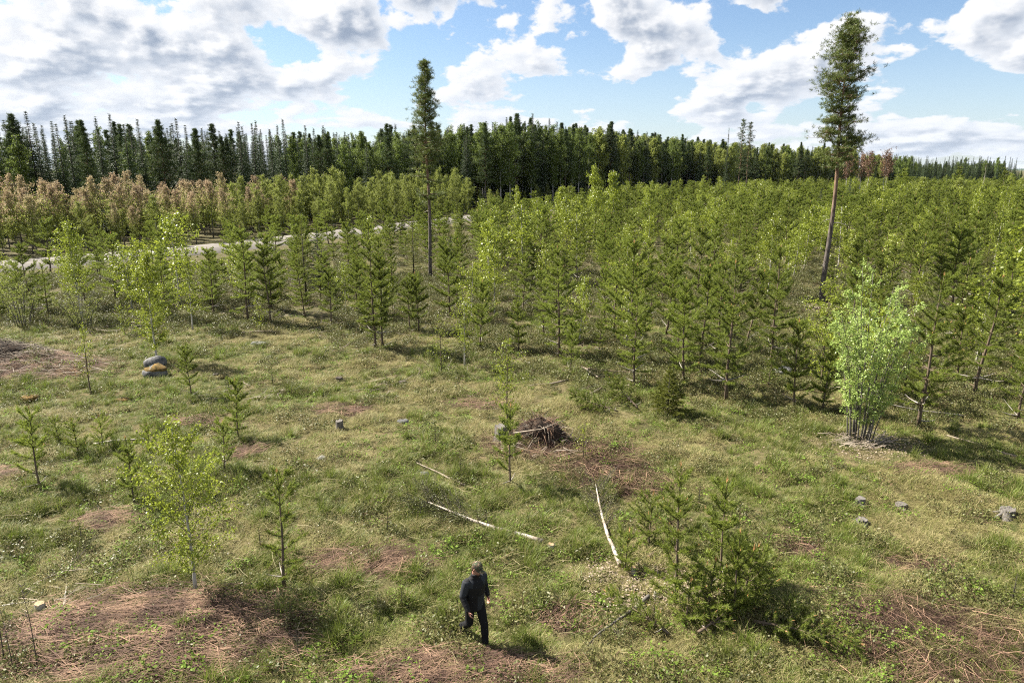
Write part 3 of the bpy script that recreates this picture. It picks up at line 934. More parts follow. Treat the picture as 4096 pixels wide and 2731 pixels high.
    loft(g, [np.array([H(q) for q in ering((x, 0, z), a, b, fw, lf, 18)]) for z, a, b, x in ((-0.120, 0.030, 0.026, 0.055), (-0.102, 0.058, 0.048, 0.037), (-0.075, 0.072, 0.060, 0.022))])
    link('beard', g.mesh('beard', [bdm], True), man)
    return man


man = build_man()
man.location = (-0.72, 11.50, gz(-0.62, 11.3) + 0.0)
man.rotation_euler = (0, 0, R(-56))

# ------------------------------------------------------------------ trees: one mesh for the trunk, one for the crown
def needles_on(geo, p0, p1, per_m, length, width, mat, r, ang=48, bias=0.15):
    p0 = np.asarray(p0); p1 = np.asarray(p1); d = p1 - p0; ln = np.linalg.norm(d)
    n = max(3, int(ln * per_m * r.uniform(0.85, 1.15)))
    t = r.random(n)[:, None]
    ax = d / max(ln, 1e-6)
    rad = norm(np.cross(ax, norm(r.normal(size=(n, 3)))))
    a = np.radians(r.normal(ang, 12, n))[:, None]
    dirs = ax * np.cos(a) + rad * np.sin(a) + np.array([0, 0, bias])
    blades(geo, p0 + d * t, dirs, length * r.uniform(0.75, 1.2, n), width, mat, r)


def young_pine(seed, H, dens=1.0, width=0.0065, length=0.068, twig=True, spread=1.0, bare=0.12, yrl=0.40, nbr=(4, 7)):
    r = np.random.default_rng(seed)
    tg, cg = Geo(), Geo()
    lean = r.normal(0, 0.02, 2)
    zs = [H]; z = H
    while z > 0.25:
        z -= yrl * r.uniform(0.75, 1.25) * (1.1 if len(zs) == 1 else 1.0); zs.append(max(z, 0.1))
    ctr = lambda z: np.array([lean[0] * z + 0.03 * math.sin(z * 1.7 + seed), lean[1] * z + 0.03 * math.cos(z * 1.3 + seed), z])
    tz = np.linspace(0, H, 9)
    rb = 0.011 * H + 0.008
    tube(tg, [ctr(z) if z > 0 else np.array([0, 0, -0.12]) for z in tz], [rb * (1 - 0.82 * (z / H)) + (0.012 if z == 0 else 0) for z in tz], 7)
    # leader
    for i in range(min(2, len(zs) - 1)):
        needles_on(cg, ctr(zs[i + 1]), ctr(zs[i]), 150 * dens, length, width, 1, r, ang=32)
    for k in range(4):
        a = r.uniform(0, 6.28); e = 0.25 if k else 0.0
        p = ctr(H); tube(cg, [p, p + np.array([math.cos(a) * e * 0.1, math.sin(a) * e * 0.1, 0.10 + 0.05 * (k == 0)])], [0.008, 0.003], 3, 2, cap=False)
    for i in range(1, len(zs)):
        z = zs[i]
        age = i
        f = z / H
        nb = r.integers(*nbr)
        full = min(0.225 * age + 0.02, 0.17 * H + 0.32) * spread
        if f < bare + 0.12: full *= 0.75
        a0 = r.uniform(0, 6.28)
        for b in range(nb):
            if f < bare and r.random() < 0.75: continue
            if r.random() < 0.10: continue
            az = a0 + b * 6.283 / nb + r.normal(0, 0.22)
            ln = full * r.uniform(0.6, 1.15)
            el = math.radians(np.interp(age, [1, 2, 4, 7, 12], [60, 47, 27, 9, -4]) + r.normal(0, 6))
            ns = int(min(age, 5)); seg = ln / ns
            p = ctr(z); pts = [p]; d = np.array([math.cos(az) * math.cos(el), math.sin(az) * math.cos(el), math.sin(el)])
            side = np.array([-math.sin(az), math.cos(az), 0])
            dead = f < bare + 0.06 and r.random() < 0.6
            for s in range(ns):
                d = norm(d + np.array([0, 0, 0.07]) + r.normal(0, 0.07, 3))
                q = p + d * seg
                pts.append(q)
                if not dead:
                    if s >= ns - 4: needles_on(cg, p, q, 125 * dens, length, width, 1, r)
                    if s < ns - 1 or age <= 2:
                        rem = (ns - s) / ns
                        for sg in (-1, 1):
                            if r.random() < 0.2 and age > 1: continue
                            l2 = min(seg * (0.55 + 0.8 * rem), 0.45) * r.uniform(0.7, 1.2)
                            d2 = norm(d * 0.75 + side * sg * 0.72 + np.array([0, 0, 0.12]) + r.normal(0, 0.08, 3))
                            q2 = q + d2 * l2
                            needles_on(cg, q, q2, 120 * dens, length, width, 1, r)
                            if l2 > 0.24:
                                for s3 in (-1, 1):
                                    q3 = q + d2 * l2 * 0.55
                                    d3 = norm(d2 + side * s3 * 0.5 + d * 0.4 * s3)
                                    needles_on(cg, q3, q3 + d3 * l2 * 0.5, 115 * dens, length, width, 1, r)
                            if twig: tube(cg, [q, q2], [0.005, 0.002], 3, 0, cap=False)
                p = q
            if not dead and r.random() < 0.55:
                tube(cg, [p, p + norm(d + np.array([0, 0, .6])) * 0.075], [0.008, 0.003], 3, 2, cap=False)
            tube(cg, pts, np.linspace(0.006 + 0.0022 * age, 0.003, len(pts)), 4 if twig else 3, 3 if dead else 0, cap=False)
    return tg.mesh('trunk', [M['bark_young']], True), cg.mesh('crown', [M['bark_young'], M['needle'], M['bud'], M['deadtwig']])


def small_spruce(seed, H, rad, dens=1.0, mat='spruce_young', length=0.035, width=0.006, droop=0.0, per_m=150):
    r = np.random.default_rng(seed)
    tg, cg = Geo(), Geo()
    tube(tg, [(0, 0, -0.1), (0, 0, H * 0.5), (0, 0, H)], [0.014 * H + 0.006, 0.009 * H + 0.004, 0.004], 6)
    z = H * 0.97
    step = H / max(9, min(26, H / 0.16))
    needles_on(cg, (0, 0, H * 0.86), (0, 0, H), 160 * dens, length, width, 1, r, 35)
    while z > 0.06 * H:
        f = 1 - z / H
        ln = rad * (f ** 0.8) * r.uniform(0.85, 1.1) + 0.04
        nb = int(r.integers(5, 8))
        a0 = r.uniform(0, 6.28)
        for b in range(nb):
            az = a0 + b * 6.283 / nb + r.normal(0, 0.2)
            l = ln * r.uniform(0.65, 1.15)
            el = np.interp(f, [0, 0.3, 1], [0.8, 0.35, -0.05]) - droop * f
            d = np.array([math.cos(az) * math.cos(el), math.sin(az) * math.cos(el), math.sin(el)])
            side = np.array([-math.sin(az), math.cos(az), 0])
            p0 = np.array([0, 0, z]); p1 = p0 + d * l * 0.6; p2 = p1 + norm(d + np.array([0, 0, 0.25])) * l * 0.4
            tube(cg, [p0, p1, p2], [0.003 + 0.003 * H * f, 0.004, 0.002], 3, 0, cap=False)
            needles_on(cg, p0 + (p1 - p0) * 0.25, p1, per_m * dens, length, width, 1, r, 55); needles_on(cg, p1, p2, per_m * dens, length, width, 1, r, 50)
            nsd = max(1, int(l / (0.13 + 0.05 * H)))
            for s in range(nsd):
                t = (s + 0.7) / (nsd + 0.3)
                q = p0 + (p1 - p0) * min(1, t / 0.6) if t < 0.6 else p1 + (p2 - p1) * (t - 0.6) / 0.4
                for sg in (-1, 1):
                    l2 = l * 0.42 * (1.1 - 0.6 * t) * r.uniform(0.7, 1.2)
                    needles_on(cg, q, q + norm(d * 0.8 + side * sg * 0.8 + np.array([0, 0, -0.1 - droop])) * l2, per_m * dens, length, width, 1, r, 55)
        z -= step * r.uniform(0.75, 1.25)
    return tg.mesh('trunk', [M['bark_dark']], True), cg.mesh('crown', [M['bark_dark'], M[mat]])


def birch(seed, H, rad, nleaf, leaf, mat='birch', low=0.14, up=0.95, bark='bark_birch', nbr=38, widest=0.35, wob=0.05, thick=1.0, droop=0.25, twigs=True, second=None):
    """ascending branches with twigs; the leaves sit along the outer twigs"""
    r = np.random.default_rng(seed)
    tg, cg = Geo(), Geo()
    ph = r.uniform(0, 6.28, 2)
    ctr = lambda z: np.array([wob * H * 0.22 * math.sin(z / H * 3.3 + ph[0]) - wob * H * 0.22 * math.sin(ph[0]), wob * H * 0.22 * math.sin(z / H * 2.6 + ph[1]) - wob * H * 0.22 * math.sin(ph[1]), z])
    tz = np.linspace(0, H, 10); rb = (0.0085 * H + 0.006) * thick
    tube(tg, [ctr(z) if z > 0 else np.array([0, 0, -0.12]) for z in tz], [rb * (1 - 0.9 * (z / H) ** 0.9) + (rb * 0.35 if z == 0 else 0) + 0.002 for z in tz], 8)
    P0, P1, WT = [], [], []
    for b in range(nbr):
        t = (b + r.random()) / nbr
        f = low + (up - low) * t
        prof = np.interp(f, [low - 0.02, widest, 0.7, 1.0], [0.45, 1.0, 0.60, 0.04])
        az = b * 2.39996 + r.normal(0, 0.35)
        out = rad * prof * r.uniform(0.65, 1.15)
        el = math.radians(np.interp(f, [0, 0.5, 1], [38, 48, 66]) + r.normal(0, 7))
        ln = out / math.cos(el)
        d = np.array([math.cos(az) * math.cos(el), math.sin(az) * math.cos(el), math.sin(el)])
        p = ctr(f * H); pts = [p]
        for s in range(4):
            d = norm(d + np.array([0, 0, -droop * 0.35 * (s > 0)]) + r.normal(0, 0.10, 3))
            p = p + d * ln / 4; pts.append(p)
        tube(cg, pts, np.linspace(0.0022 * H * thick * (1.1 - f) + 0.002, 0.0016, 5), 3, 0, cap=False)
        for s in range(1, 5):
            P0.append(pts[s - 1]); P1.append(pts[s]); WT.append(0.5 * ln * (s >= 2))
            nt = 3
            for k in range(nt):
                q = pts[s - 1] + (pts[s] - pts[s - 1]) * r.random()
                dd = norm(norm(pts[s] - pts[s - 1]) * 0.5 + r.normal(0, 0.65, 3) + np.array([0, 0, -droop * 0.5]))
                l2 = ln * r.uniform(0.14, 0.34)
                e = q + dd * l2
                P0.append(q); P1.append(e); WT.append(l2 * (0.6 + 0.2 * s))
                if twigs: tube(cg, [q, e], [0.0026, 0.0012], 3, 0, cap=False)
    P0 = np.array(P0); P1 = np.array(P1); WT = np.array(WT); WT = WT / WT.sum()
    k = r.choice(len(P0), nleaf, p=WT)
    t = r.random(nleaf)[:, None] ** 0.8
    pos = P0[k] + (P1[k] - P0[k]) * t + r.normal(0, leaf * 0.7, (nleaf, 3))
    al = norm(r.normal(0, 1, (nleaf, 3)) + np.array([0, 0, -0.7]))
    nm = norm(r.normal(0, 1, (nleaf, 3)) + np.array([0, 0, 0.5]))
    sz = leaf * r.uniform(0.65, 1.25, nleaf)
    if second:
        hi = r.random(nleaf) < np.clip((pos[:, 2] / H - 0.5) * 1.9 + 0.10, 0, 1)
        leaves(cg, pos[hi], al[hi], nm[hi], sz[hi], sz[hi] * 0.75, 1)
        leaves(cg, pos[~hi], al[~hi], nm[~hi], sz[~hi], sz[~hi] * 0.75, 2)
    else:
        leaves(cg, pos, al, nm, sz, sz * 0.75, 1)
    return tg.mesh('trunk', [M[bark]], True), cg.mesh('crown', [M['bark_dark'], M[mat], M[second or mat]])


def willow(seed, H, rad, stems, nleaf, leaf, mat='willow', base=0.38, low=0.22):
    r = np.random.default_rng(seed)
    parts = []; cg = Geo(); P0, P1 = [], []
    for s in range(stems):
        a = s * 2.39996 + r.normal(0, 0.2); rr = base * math.sqrt((s + 0.5) / stems)
        b = np.array([math.cos(a) * rr, math.sin(a) * rr, -0.1])
        out = rad * (0.25 + 0.65 * math.sqrt((s + 0.5) / stems)) * r.uniform(0.75, 1.05)
        hh = H * r.uniform(0.72, 1.0) * (1.0 - 0.28 * (s / stems))
        e = np.array([math.cos(a) * out, math.sin(a) * out, hh])
        mid = b + (e - b) * 0.5 + np.array([0, 0, 0.12 * H]) - np.array([math.cos(a), math.sin(a), 0]) * out * 0.12 + r.normal(0, 0.04, 3)
        ts = np.linspace(0, 1, 9)[:, None]
        pts = (1 - ts) ** 2 * b + 2 * ts * (1 - ts) * mid + ts ** 2 * e + r.normal(0, 0.012, (9, 3))
        tg = Geo(); tube(tg, pts, np.linspace(0.028, 0.005, 9) * r.uniform(0.8, 1.15), 6)
        parts.append(('stem', tg.mesh('stem', [M['bark_willow']], True)))
        for i in range(2, 9):
            if pts[i][2] < low * H: continue
            for k in range(5):
                q = pts[i - 1] + (pts[i] - pts[i - 1]) * r.random()
                az = a + r.normal(0, 1.3); l2 = r.uniform(0.18, 0.5) * rad * 0.75
                d = norm(np.array([math.cos(az), math.sin(az), 0.75]) + r.normal(0, 0.25, 3))
                P0.append(q); P1.append(q + d * l2)
                tube(cg, [q, q + d * l2], [0.004, 0.0015], 3, 0, cap=False)
    P0 = np.array(P0); P1 = np.array(P1)
    # leaves in small rosettes along the twigs
    nr = nleaf // 6
    k = r.integers(0, len(P0), nr); t = r.random(nr)[:, None] ** 0.7
    c = P0[k] + (P1[k] - P0[k]) * t + r.normal(0, 0.03, (nr, 3))
    pos = np.repeat(c, 6, 0) + r.normal(0, leaf * 0.45, (nr * 6, 3)); n = len(pos)
    al = norm(r.normal(0, 1, (n, 3)) + np.array([0, 0, 0.15])); nm = norm(r.normal(0, 0.7, (n, 3)) + np.array([0, 0, 1.0]))
    sz = leaf * r.uniform(0.7, 1.3, n)
    leaves(cg, pos, al, nm, sz, sz * 0.6, 1)
    return parts + [('crown', cg.mesh('crown', [M['bark_willow'], M[mat]]))]


def tall_pine(seed, H, crown0, rad, nbr, tufts, bend=(0, 0), extra=(), needle=0.17, width=0.020, per=24, mat='needle_tall', trunk_r=0.21, lay=0.35, prof=None, stubs=(), tight=0.34):
    """old pine: bare trunk, flat plates of foliage on upturned branches"""
    r = np.random.default_rng(seed)
    tg, cg = Geo(), Geo()
    ctr = lambda z: np.array([bend[0] * (z / H) ** 2 + 0.06 * math.sin(z * 0.55 + seed), bend[1] * (z / H) ** 2 + 0.06 * math.cos(z * 0.43), z])
    tz = np.linspace(0, H * 0.985, 22)
    tube(tg, [ctr(z) if z > 0 else np.array([0, 0, -0.2]) for z in tz], [trunk_r * (1 - 0.88 * (z / H) ** 1.15) * (1.25 if z == 0 else 1) for z in tz], 10)
    prof = prof or ([0, 0.12, 0.35, 0.6, 0.85, 1.0], [0.55, 0.95, 1.0, 0.9, 0.62, 0.3])
    fr = [crown0 + (1 - crown0) * (i + r.random()) / nbr for i in range(nbr)] + list(extra)
    pos, dirs = [], []
    for b, f in enumerate(fr):
        f = min(f, 0.995)
        t = (f - crown0) / (1 - crown0)
        low = b >= nbr
        out = (rad * np.interp(t, *prof) if not low else rad * 0.75) * r.uniform(0.55, 1.15)
        az = b * 2.39996 + r.normal(0, 0.5)
        el = np.interp(t, [0, 0.5, 1], [-0.10, 0.18, 0.85]) + r.normal(0, 0.12)
        d = np.array([math.cos(az) * math.cos(el), math.sin(az) * math.cos(el), math.sin(el)])
        p = ctr(f * H); pts = [p]
        for s in range(5):
            d = norm(d + np.array([0, 0, 0.10]) + r.normal(0, 0.14, 3))
            p = p + d * out / 5; pts.append(p)
        tube(cg, pts, np.linspace(0.045 * (1.1 - 0.8 * t), 0.010, 6), 4, 0, cap=False)
        n = max(4, int(tufts * (0.35 + out / rad)))
        for k in range(n):
            u = r.uniform(0.35, 1.05); i = min(int(u * 5), 4)
            q = pts[i] + (pts[i + 1] - pts[i]) * (u * 5 - i)
            sp = out * tight * (0.45 + 0.6 * u)
            o = np.array([r.normal(0, sp), r.normal(0, sp), abs(r.normal(0, sp * lay)) - 0.05])
            if np.linalg.norm(o) > 0.12 and r.random() < 0.35: tube(cg, [q, q + o], [0.012, 0.005], 3, 0, cap=False)
            pos.append(q + o); dirs.append(norm(norm(o + 1e-6) * 0.5 + np.array([0, 0, 0.7]) + d * 0.4))
    pos = np.array(pos); dirs = np.array(dirs)
    B = np.repeat(pos, per, 0); D = np.repeat(dirs, per, 0)
    n = len(B)
    B = B + r.normal(0, needle * 0.35, (n, 3)) * np.array([1, 1, 0.7])
    blades(cg, B, D * 0.7 + r.normal(0, 0.62, (n, 3)), needle * r.uniform(0.7, 1.25, n), width, 1, r)
    for z, az, l, bark in stubs:
        p = ctr(z); d = np.array([math.cos(az), math.sin(az), -0.12])
        pts = [p, p + d * l * 0.5 + np.array([0, 0, 0.05]), p + d * l + np.array([0, 0, -0.06])]
        tube(cg, pts, [0.03, 0.02, 0.008], 4, bark, cap=False)
    return tg.mesh('trunk', [M['bark_tall']], True), cg.mesh('crown', [M['bark_tall'], M[mat], M['deadtwig']])


def far_spruce(seed, H, rad, n=84, blade=0.40, width=0.105, mat='spruce', low=0.06):
    r = np.random.default_rng(seed)
    tg, cg = Geo(), Geo()
    tube(tg, [(0, 0, -0.2), (0, 0, H * 0.5), (0, 0, H)], [0.16, 0.10, 0.02], 6)
    B, D, SZ = [], [], []
    nw = n
    for i in range(nw):
        f = low + (1 - low) * (i + r.random() * 0.6) / nw
        ln = rad * ((1 - f) ** 0.97 * r.uniform(0.72, 1.18) + 0.02)
        nb = int(r.integers(6, 10)); a0 = r.uniform(0, 6.28)
        for b in range(nb):
            az = a0 + b * 6.283 / nb + r.normal(0, 0.25); l = ln * r.uniform(0.7, 1.2)
            el = np.interp(f, [0, 0.6, 1], [-0.35, -0.1, 0.7])
            d = np.array([math.cos(az) * math.cos(el), math.sin(az) * math.cos(el), math.sin(el)])
            m = max(3, int(l / 0.095)); u = (np.arange(m) + r.random(m)) / m
            q = np.array([0, 0, f * H]) + d * (l * u)[:, None] + np.array([0, 0, 1.0]) * (0.12 * l * u ** 2)[:, None]
            sd = np.array([-math.sin(az), math.cos(az), 0.0])
            sg = np.where(r.random(m) < 0.5, -1, 1)[:, None]
            SZ.append(np.full(m, 0.58 + 0.55 * (1 - f) ** 0.7)); B.append(q); D.append(d * 0.7 + sd * sg * r.uniform(0.2, 1.0, (m, 1)) + np.array([0, 0, -0.35]) + r.normal(0, 0.15, (m, 3)))
    B = np.concatenate(B); D = np.concatenate(D); k = len(B)
    SZ = np.concatenate(SZ)
    blades(cg, B, D, blade * SZ * r.uniform(0.6, 1.3, k), width * SZ, 0, r)
    blades(cg, np.array([[0, 0, H * (0.955 + 0.012 * i)] for i in range(4)] + [[0, 0, H * 0.97]]), np.array([[1, 0, .8], [-1, 0, .8], [0, 1, .8], [0, -1, .8], [0, 0, 1.0]]), 0.5, 0.10, 0, r)
    return tg.mesh('trunk', [M['bark_dark']], True), cg.mesh('crown', [M[mat]])


def far_pine(seed, H, rad, crown0=0.4, mat='needle_far'):
    return tall_pine(seed, H, crown0, rad, 64, 17, needle=0.30, width=0.062, per=18, mat=mat, trunk_r=0.15, lay=0.3,
                     prof=([0, 0.2, 0.5, 0.8, 1.0], [0.85, 1.0, 0.70, 0.36, 0.12]))


def snag(seed, H, mat='deadtwig', nbr=7, rad=0.9, thick=1.0):
    r = np.random.default_rng(seed); tg = Geo(); bg = Geo()
    pts = [np.array([0.02 * H * math.sin(z * 3), 0, z * H - 0.1]) for z in np.linspace(0, 1, 7)]
    tube(tg, pts, np.linspace(0.010 * H + 0.01, 0.006, 7) * thick, 6)
    for b in range(nbr):
        f = r.uniform(0.35, 0.97); az = r.uniform(0, 6.28); l = rad * r.uniform(0.4, 1.0) * (1.15 - f * 0.5)
        p = np.array([0, 0, f * H]); d = norm(np.array([math.cos(az), math.sin(az), r.uniform(0.3, 1.0)]))
        q = p + d * l * 0.6; e = q + norm(d + r.normal(0, 0.3, 3)) * l * 0.4
        tube(bg, [p, q, e], [0.003 * H + 0.003, 0.006, 0.003], 4, cap=False)
        tube(bg, [q, q + norm(d + r.normal(0, 0.6, 3)) * l * 0.35], [0.005, 0.002], 3, cap=False)
    return [('trunk', tg.mesh('trunk', [M[mat]], True)), ('twigs', bg.mesh('twigs', [M[mat]]))]

# ------------------------------------------------------------------ the two tall pines left standing
tp = tall_pine(11, 17.0, 0.53, 1.42, 84, 20, bend=(-0.1, 0), tight=0.26, extra=(0.385, 0.39, 0.395, 0.40, 0.405, 0.41, 0.355, 0.47, 0.48, 0.49), needle=0.19, width=0.026, per=21, trunk_r=0.16,
               prof=([0, 0.15, 0.35, 0.6, 0.85, 1.0], [0.62, 1.0, 0.95, 0.72, 0.5, 0.3]), stubs=((5.6, 2.5, 0.7, 2), (3.6, 0.2, 0.6, 2)))
place('pine_tree', [('trunk', tp[0]), ('crown', tp[1])], (-6.83, 57.14, gz(-6.83, 57.14)), 'tall bare-trunked pine standing alone left of centre before the dark forest', 'tree', group='tall seed pines left in the plantation')
tp = tall_pine(23, 17.6, 0.53, 1.65, 96, 24, bend=(-0.15, 0), tight=0.25, extra=(0.515, 0.52, 0.525), needle=0.18, width=0.026, per=21, trunk_r=0.175,
               prof=([0, 0.08, 0.3, 0.55, 0.8, 1.0], [0.75, 0.85, 0.8, 0.92, 0.95, 0.42]), stubs=((5.4, 0.1, 1.1, 2), (5.6, 3.0, 0.6, 2), (4.4, -0.3, 0.5, 2), (8.3, 0.3, 1.0, 0), (2.6, 3.1, 0.3, 2)))
place('pine_tree', [('trunk', tp[0]), ('crown', tp[1])], (21.29, 46.11, gz(21.29, 46.11)), 'tallest pine with a long bare leaning trunk rising on the right', 'tree', group='tall seed pines left in the plantation')

# ------------------------------------------------------------------ trees of the clearing that can be told apart
G_CLEAR = 'young trees growing in the clearing'
PINE_H = [4.6, 4.0, 3.4, 5.2, 2.8, 3.7, 4.4, 3.1]
PINES = [young_pine(100 + i, h, dens=2.5, width=0.013, length=0.088, spread=0.98 + 0.07 * (i % 3), nbr=(5, 8)) for i, h in enumerate(PINE_H)]
SAPL = [young_pine(140 + i, h, dens=2.0, width=0.010, length=0.075, bare=0.02, spread=0.8, yrl=0.27) for i, h in enumerate([1.1, 1.6, 2.1])]
FRONT_H = [2.75, 2.2, 3.1, 2.0]
FRONT = [young_pine(160 + i, h, dens=2.7, width=0.0115, length=0.082, bare=0.06, spread=0.82, yrl=0.36, nbr=(3, 6)) for i, h in enumerate(FRONT_H)]
taken = []


def put_pine(x, y, h, label, k=None, rot=None, tilt=(0, 0), group=G_CLEAR, name='young_pine'):
    r = np.random.default_rng(int(abs(x * 131 + y * 977)) + 3)
    if h < 1.9:
        j = int(np.argmin([abs(h - q) for q in (1.1, 1.6, 2.1)])); me = SAPL[j]; s = h / (1.1, 1.6, 2.1)[j]
    elif y < 20:
        j = int(np.argmin([abs(h - q) for q in FRONT_H])); me = FRONT[j]; s = h / FRONT_H[j]
    else:
        c = sorted(range(8), key=lambda i: abs(PINE_H[i] - h))[:3]
        j = c[int(r.integers(0, 3))] if k is None else k
        me = PINES[j]; s = h / PINE_H[j]
    taken.append((x, y))
    return place(name, [('trunk', me[0]), ('crown', me[1])], (x, y, gz(x, y)), label, 'tree', r.uniform(0, 6.28) if rot is None else rot, (s, s, s), group, tilt)


for x, y, h, lab in [
    (-4.98, 13.16, 2.75, 'slim sparse pine just right of the front leafy birch'),
    (-0.05, 18.23, 2.35, 'short pine standing in front of the dark root mound'),
    (-13.67, 18.15, 2.35, 'bushy low pine at the left edge casting a round shadow'),
    (-10.36, 17.11, 1.95, 'small pine behind and left of the front leafy birch'),
    (-8.65, 18.99, 1.6, 'thin pine sapling behind the front leafy birch'),
    (-9.30, 21.74, 2.05, 'slender pine sapling in the middle of the left clearing'),
    (-12.71, 25.71, 2.1, 'thin pine sapling right of the mossy boulder'),
    (-15.38, 21.62, 0.85, 'tiny pine seedling right behind the bushy low pine'),
    (-13.96, 20.42, 1.15, 'thin upright pine seedling beside the bushy low pine'),
    (-13.45, 20.95, 1.1, 'thin upright pine seedling at the left end of the pale stick'),
    (-11.82, 20.70, 0.98, 'thin upright pine seedling at the right end of the pale stick'),
    (3.41, 12.59, 3.15, 'tallest pine of the front right cluster by the leaf litter'),
    (4.64, 13.47, 2.3, 'middle pine of the front right cluster with orange tips'),
    (4.47, 12.05, 2.0, 'nearest pine of the front right cluster with orange tips'),
    (4.10, 12.81, 0.8, 'little pale pine seedling between the front right pines'),
    (2.62, 13.95, 1.0, 'little pine sapling at the left edge of the leaf litter'),
    (3.35, 14.95, 1.35, 'small pine behind the front right cluster'),
    (14.43, 22.79, 5.4, 'tall young pine right beside the mint green willow bush'),
    (18.68, 23.75, 3.4, 'young pine at the right edge beyond the willow shadow'),
    (19.24, 28.24, 3.1, 'young pine between the willow neighbour pine and the thin birch'),
    (8.57, 25.92, 5.5, 'tall young pine in front of the plantation edge right of the bushy spruce'),
    (7.36, 28.05, 4.5, 'young pine at the plantation edge directly behind the bushy spruce'),
    (10.80, 24.79, 3.3, 'young pine left of the willow bush at the plantation edge'),
    (11.79, 24.45, 2.7, 'low young pine hidden behind the left side of the willow'),
    (5.22, 27.81, 4.2, 'young pine at the plantation edge left of the bushy spruce'),
    (2.34, 32.44, 5.4, 'tall young pine at the plantation edge behind the crossed pale logs'),
    (2.68, 29.68, 2.45, 'low young pine just left of the crossed pale logs'),
    (-1.63, 33.96, 3.5, 'young pine right behind the two slim centre birches'),
    (0.33, 33.61, 2.5, 'small pine at the centre of the plantation edge'),
    (-6.96, 33.61, 5.4, 'tall twin pine, left stem, at the edge of the left clearing'),
    (-6.63, 33.96, 4.8, 'tall twin pine, right stem, at the edge of the left clearing'),
    (-5.27, 37.55, 3.3, 'right one of the paired pines by brown dead boughs'),
    (-5.81, 37.55, 3.1, 'left one of the paired pines by brown dead boughs'),
    (-15.82, 40.05, 5.6, 'tallest dark pine at the far edge of the left clearing'),
    (-18.44, 41.42, 4.3, 'dark pine with bare lower trunk left of the tallest left pine'),
    (-14.33, 39.57, 4.7, 'dark pine close on the right of the tallest left pine'),
    (-28.75, 40.17, 4.7, 'dense dark pine at the left edge below the road'),
    (-24.66, 47.91, 4.7, 'pine standing against the gravel road left of the big birch'),
    (-10.56, 39.11, 3.5, 'bare-stemmed pine left of the twin pine'),
]:
    put_pine(x, y, h, lab)

for x, y, h, w_, lab in [(4.05, 12.25, 1.25, 1.5, 'low bushy pine at the foot of the nearest front right pine, left'), (4.85, 12.45, 1.35, 1.5, 'low bushy pine at the foot of the nearest front right pine, right'),
                         (3.55, 12.05, 0.95, 1.6, 'low spreading pine below the tallest front right pine'), (5.15, 12.95, 1.15, 1.5, 'low bushy pine beside the small dark spruce')]:
    e = put_pine(x, y, h, lab)
    e.scale = (e.scale[0] * w_, e.scale[1] * w_, e.scale[2])

BIR = {}
for x, y, h, rad, nl, lf, lab, kw in [
    (-6.80, 12.92, 3.85, 1.0, 6500, 0.052, 'leafy birch with white lower trunk in the front left', dict(low=0.13, nbr=44, widest=0.36)),
    (-16.75, 31.04, 5.2, 0.95, 7000, 0.075, 'bright green birch growing behind the mossy boulder', dict(low=0.12, nbr=44)),
    (-26.01, 40.41, 6.0, 1.15, 4200, 0.09, 'tall pale birch at the left below the road', dict(low=0.25)),
    (-18.19, 37.88, 4.6, 0.85, 2500, 0.085, 'thin pale birch right of the bright green birch', dict(low=0.2)),
    (-17.20, 26.52, 2.95, 0.50, 650, 0.060, 'thin birch sapling left of the mossy boulder', dict(low=0.25, nbr=22, bark='bark_young')),
    (-14.18, 37.55, 2.1, 0.55, 700, 0.06, 'low birch at the far edge of the left clearing', dict(nbr=20, bark='bark_young')),
    (-7.78, 40.54, 3.95, 0.75, 2600, 0.085, 'narrow yellow-green birch behind the twin pine', dict(low=0.12)),
    (-2.24, 31.04, 3.3, 0.70, 1500, 0.07, 'slim bright birch with pale stem at centre, right of a smaller one', dict(low=0.2, nbr=26)),
    (-3.18, 29.54, 2.7, 0.50, 600, 0.055, 'small slim birch at centre, left of the brighter one', dict(low=0.15, nbr=22, bark='bark_young')),
    (-0.15, 22.50, 3.4, 0.70, 1100, 0.068, 'sparse birch sapling rising over the dark root mound', dict(low=0.12, nbr=26, bark='bark_young')),
    (2.30, 45.49, 3.7, 0.85, 2000, 0.09, 'small yellowish birch inside the plantation behind the centre gap', dict()),
    (17.93, 47.24, 5.6, 1.35, 5200, 0.10, 'big yellow-green birch left of the tallest pine trunk', dict(low=0.08)),
    (13.10, 27.6, 4.3, 1.15, 4200, 0.075, 'yellow-green birch bush behind the left side of the willow', dict(low=0.06, bark='bark_young')),
    (19.99, 28.05, 3.1, 0.75, 900, 0.055, 'thin grey-stemmed birch at the right behind the willow shadow', dict(low=0.3, nbr=24)),
    (2.25, 19.91, 1.15, 0.26, 170, 0.05, 'tiny birch sapling right of the dark root mound', dict(nbr=14, bark='bark_young')),
    (-21.2, 36.41, 1.75, 0.5, 700, 0.05, 'low yellow birch bush left of the bright green birch', dict(nbr=20, low=0.05, bark='bark_young')),
    (11.5, 96.0, 8.7, 1.5, 3600, 0.19, 'left one of two tall bright birches rising above the plantation', dict(low=0.1, nbr=44, widest=0.3)),
    (14.2, 97.5, 8.8, 1.4, 3600, 0.19, 'right one of two tall bright birches rising above the plantation', dict(low=0.1, nbr=44, widest=0.3)),
    (6.2, 88.0, 6.9, 1.4, 3000, 0.19, 'rounded bright birch left of the two tall plantation birches', dict(low=0.1, nbr=40)),
]:
    t = birch(int(abs(x * 17 + y * 31)), h, rad, nl, lf, **kw)
    place('birch_tree', [('trunk', t[0]), ('crown', t[1])], (x, y, gz(x, y)), lab, 'tree', (x * 3.1) % 6.28, 1.0, G_CLEAR if y < 60 else 'birches rising above the plantation')
    taken.append((x, y))

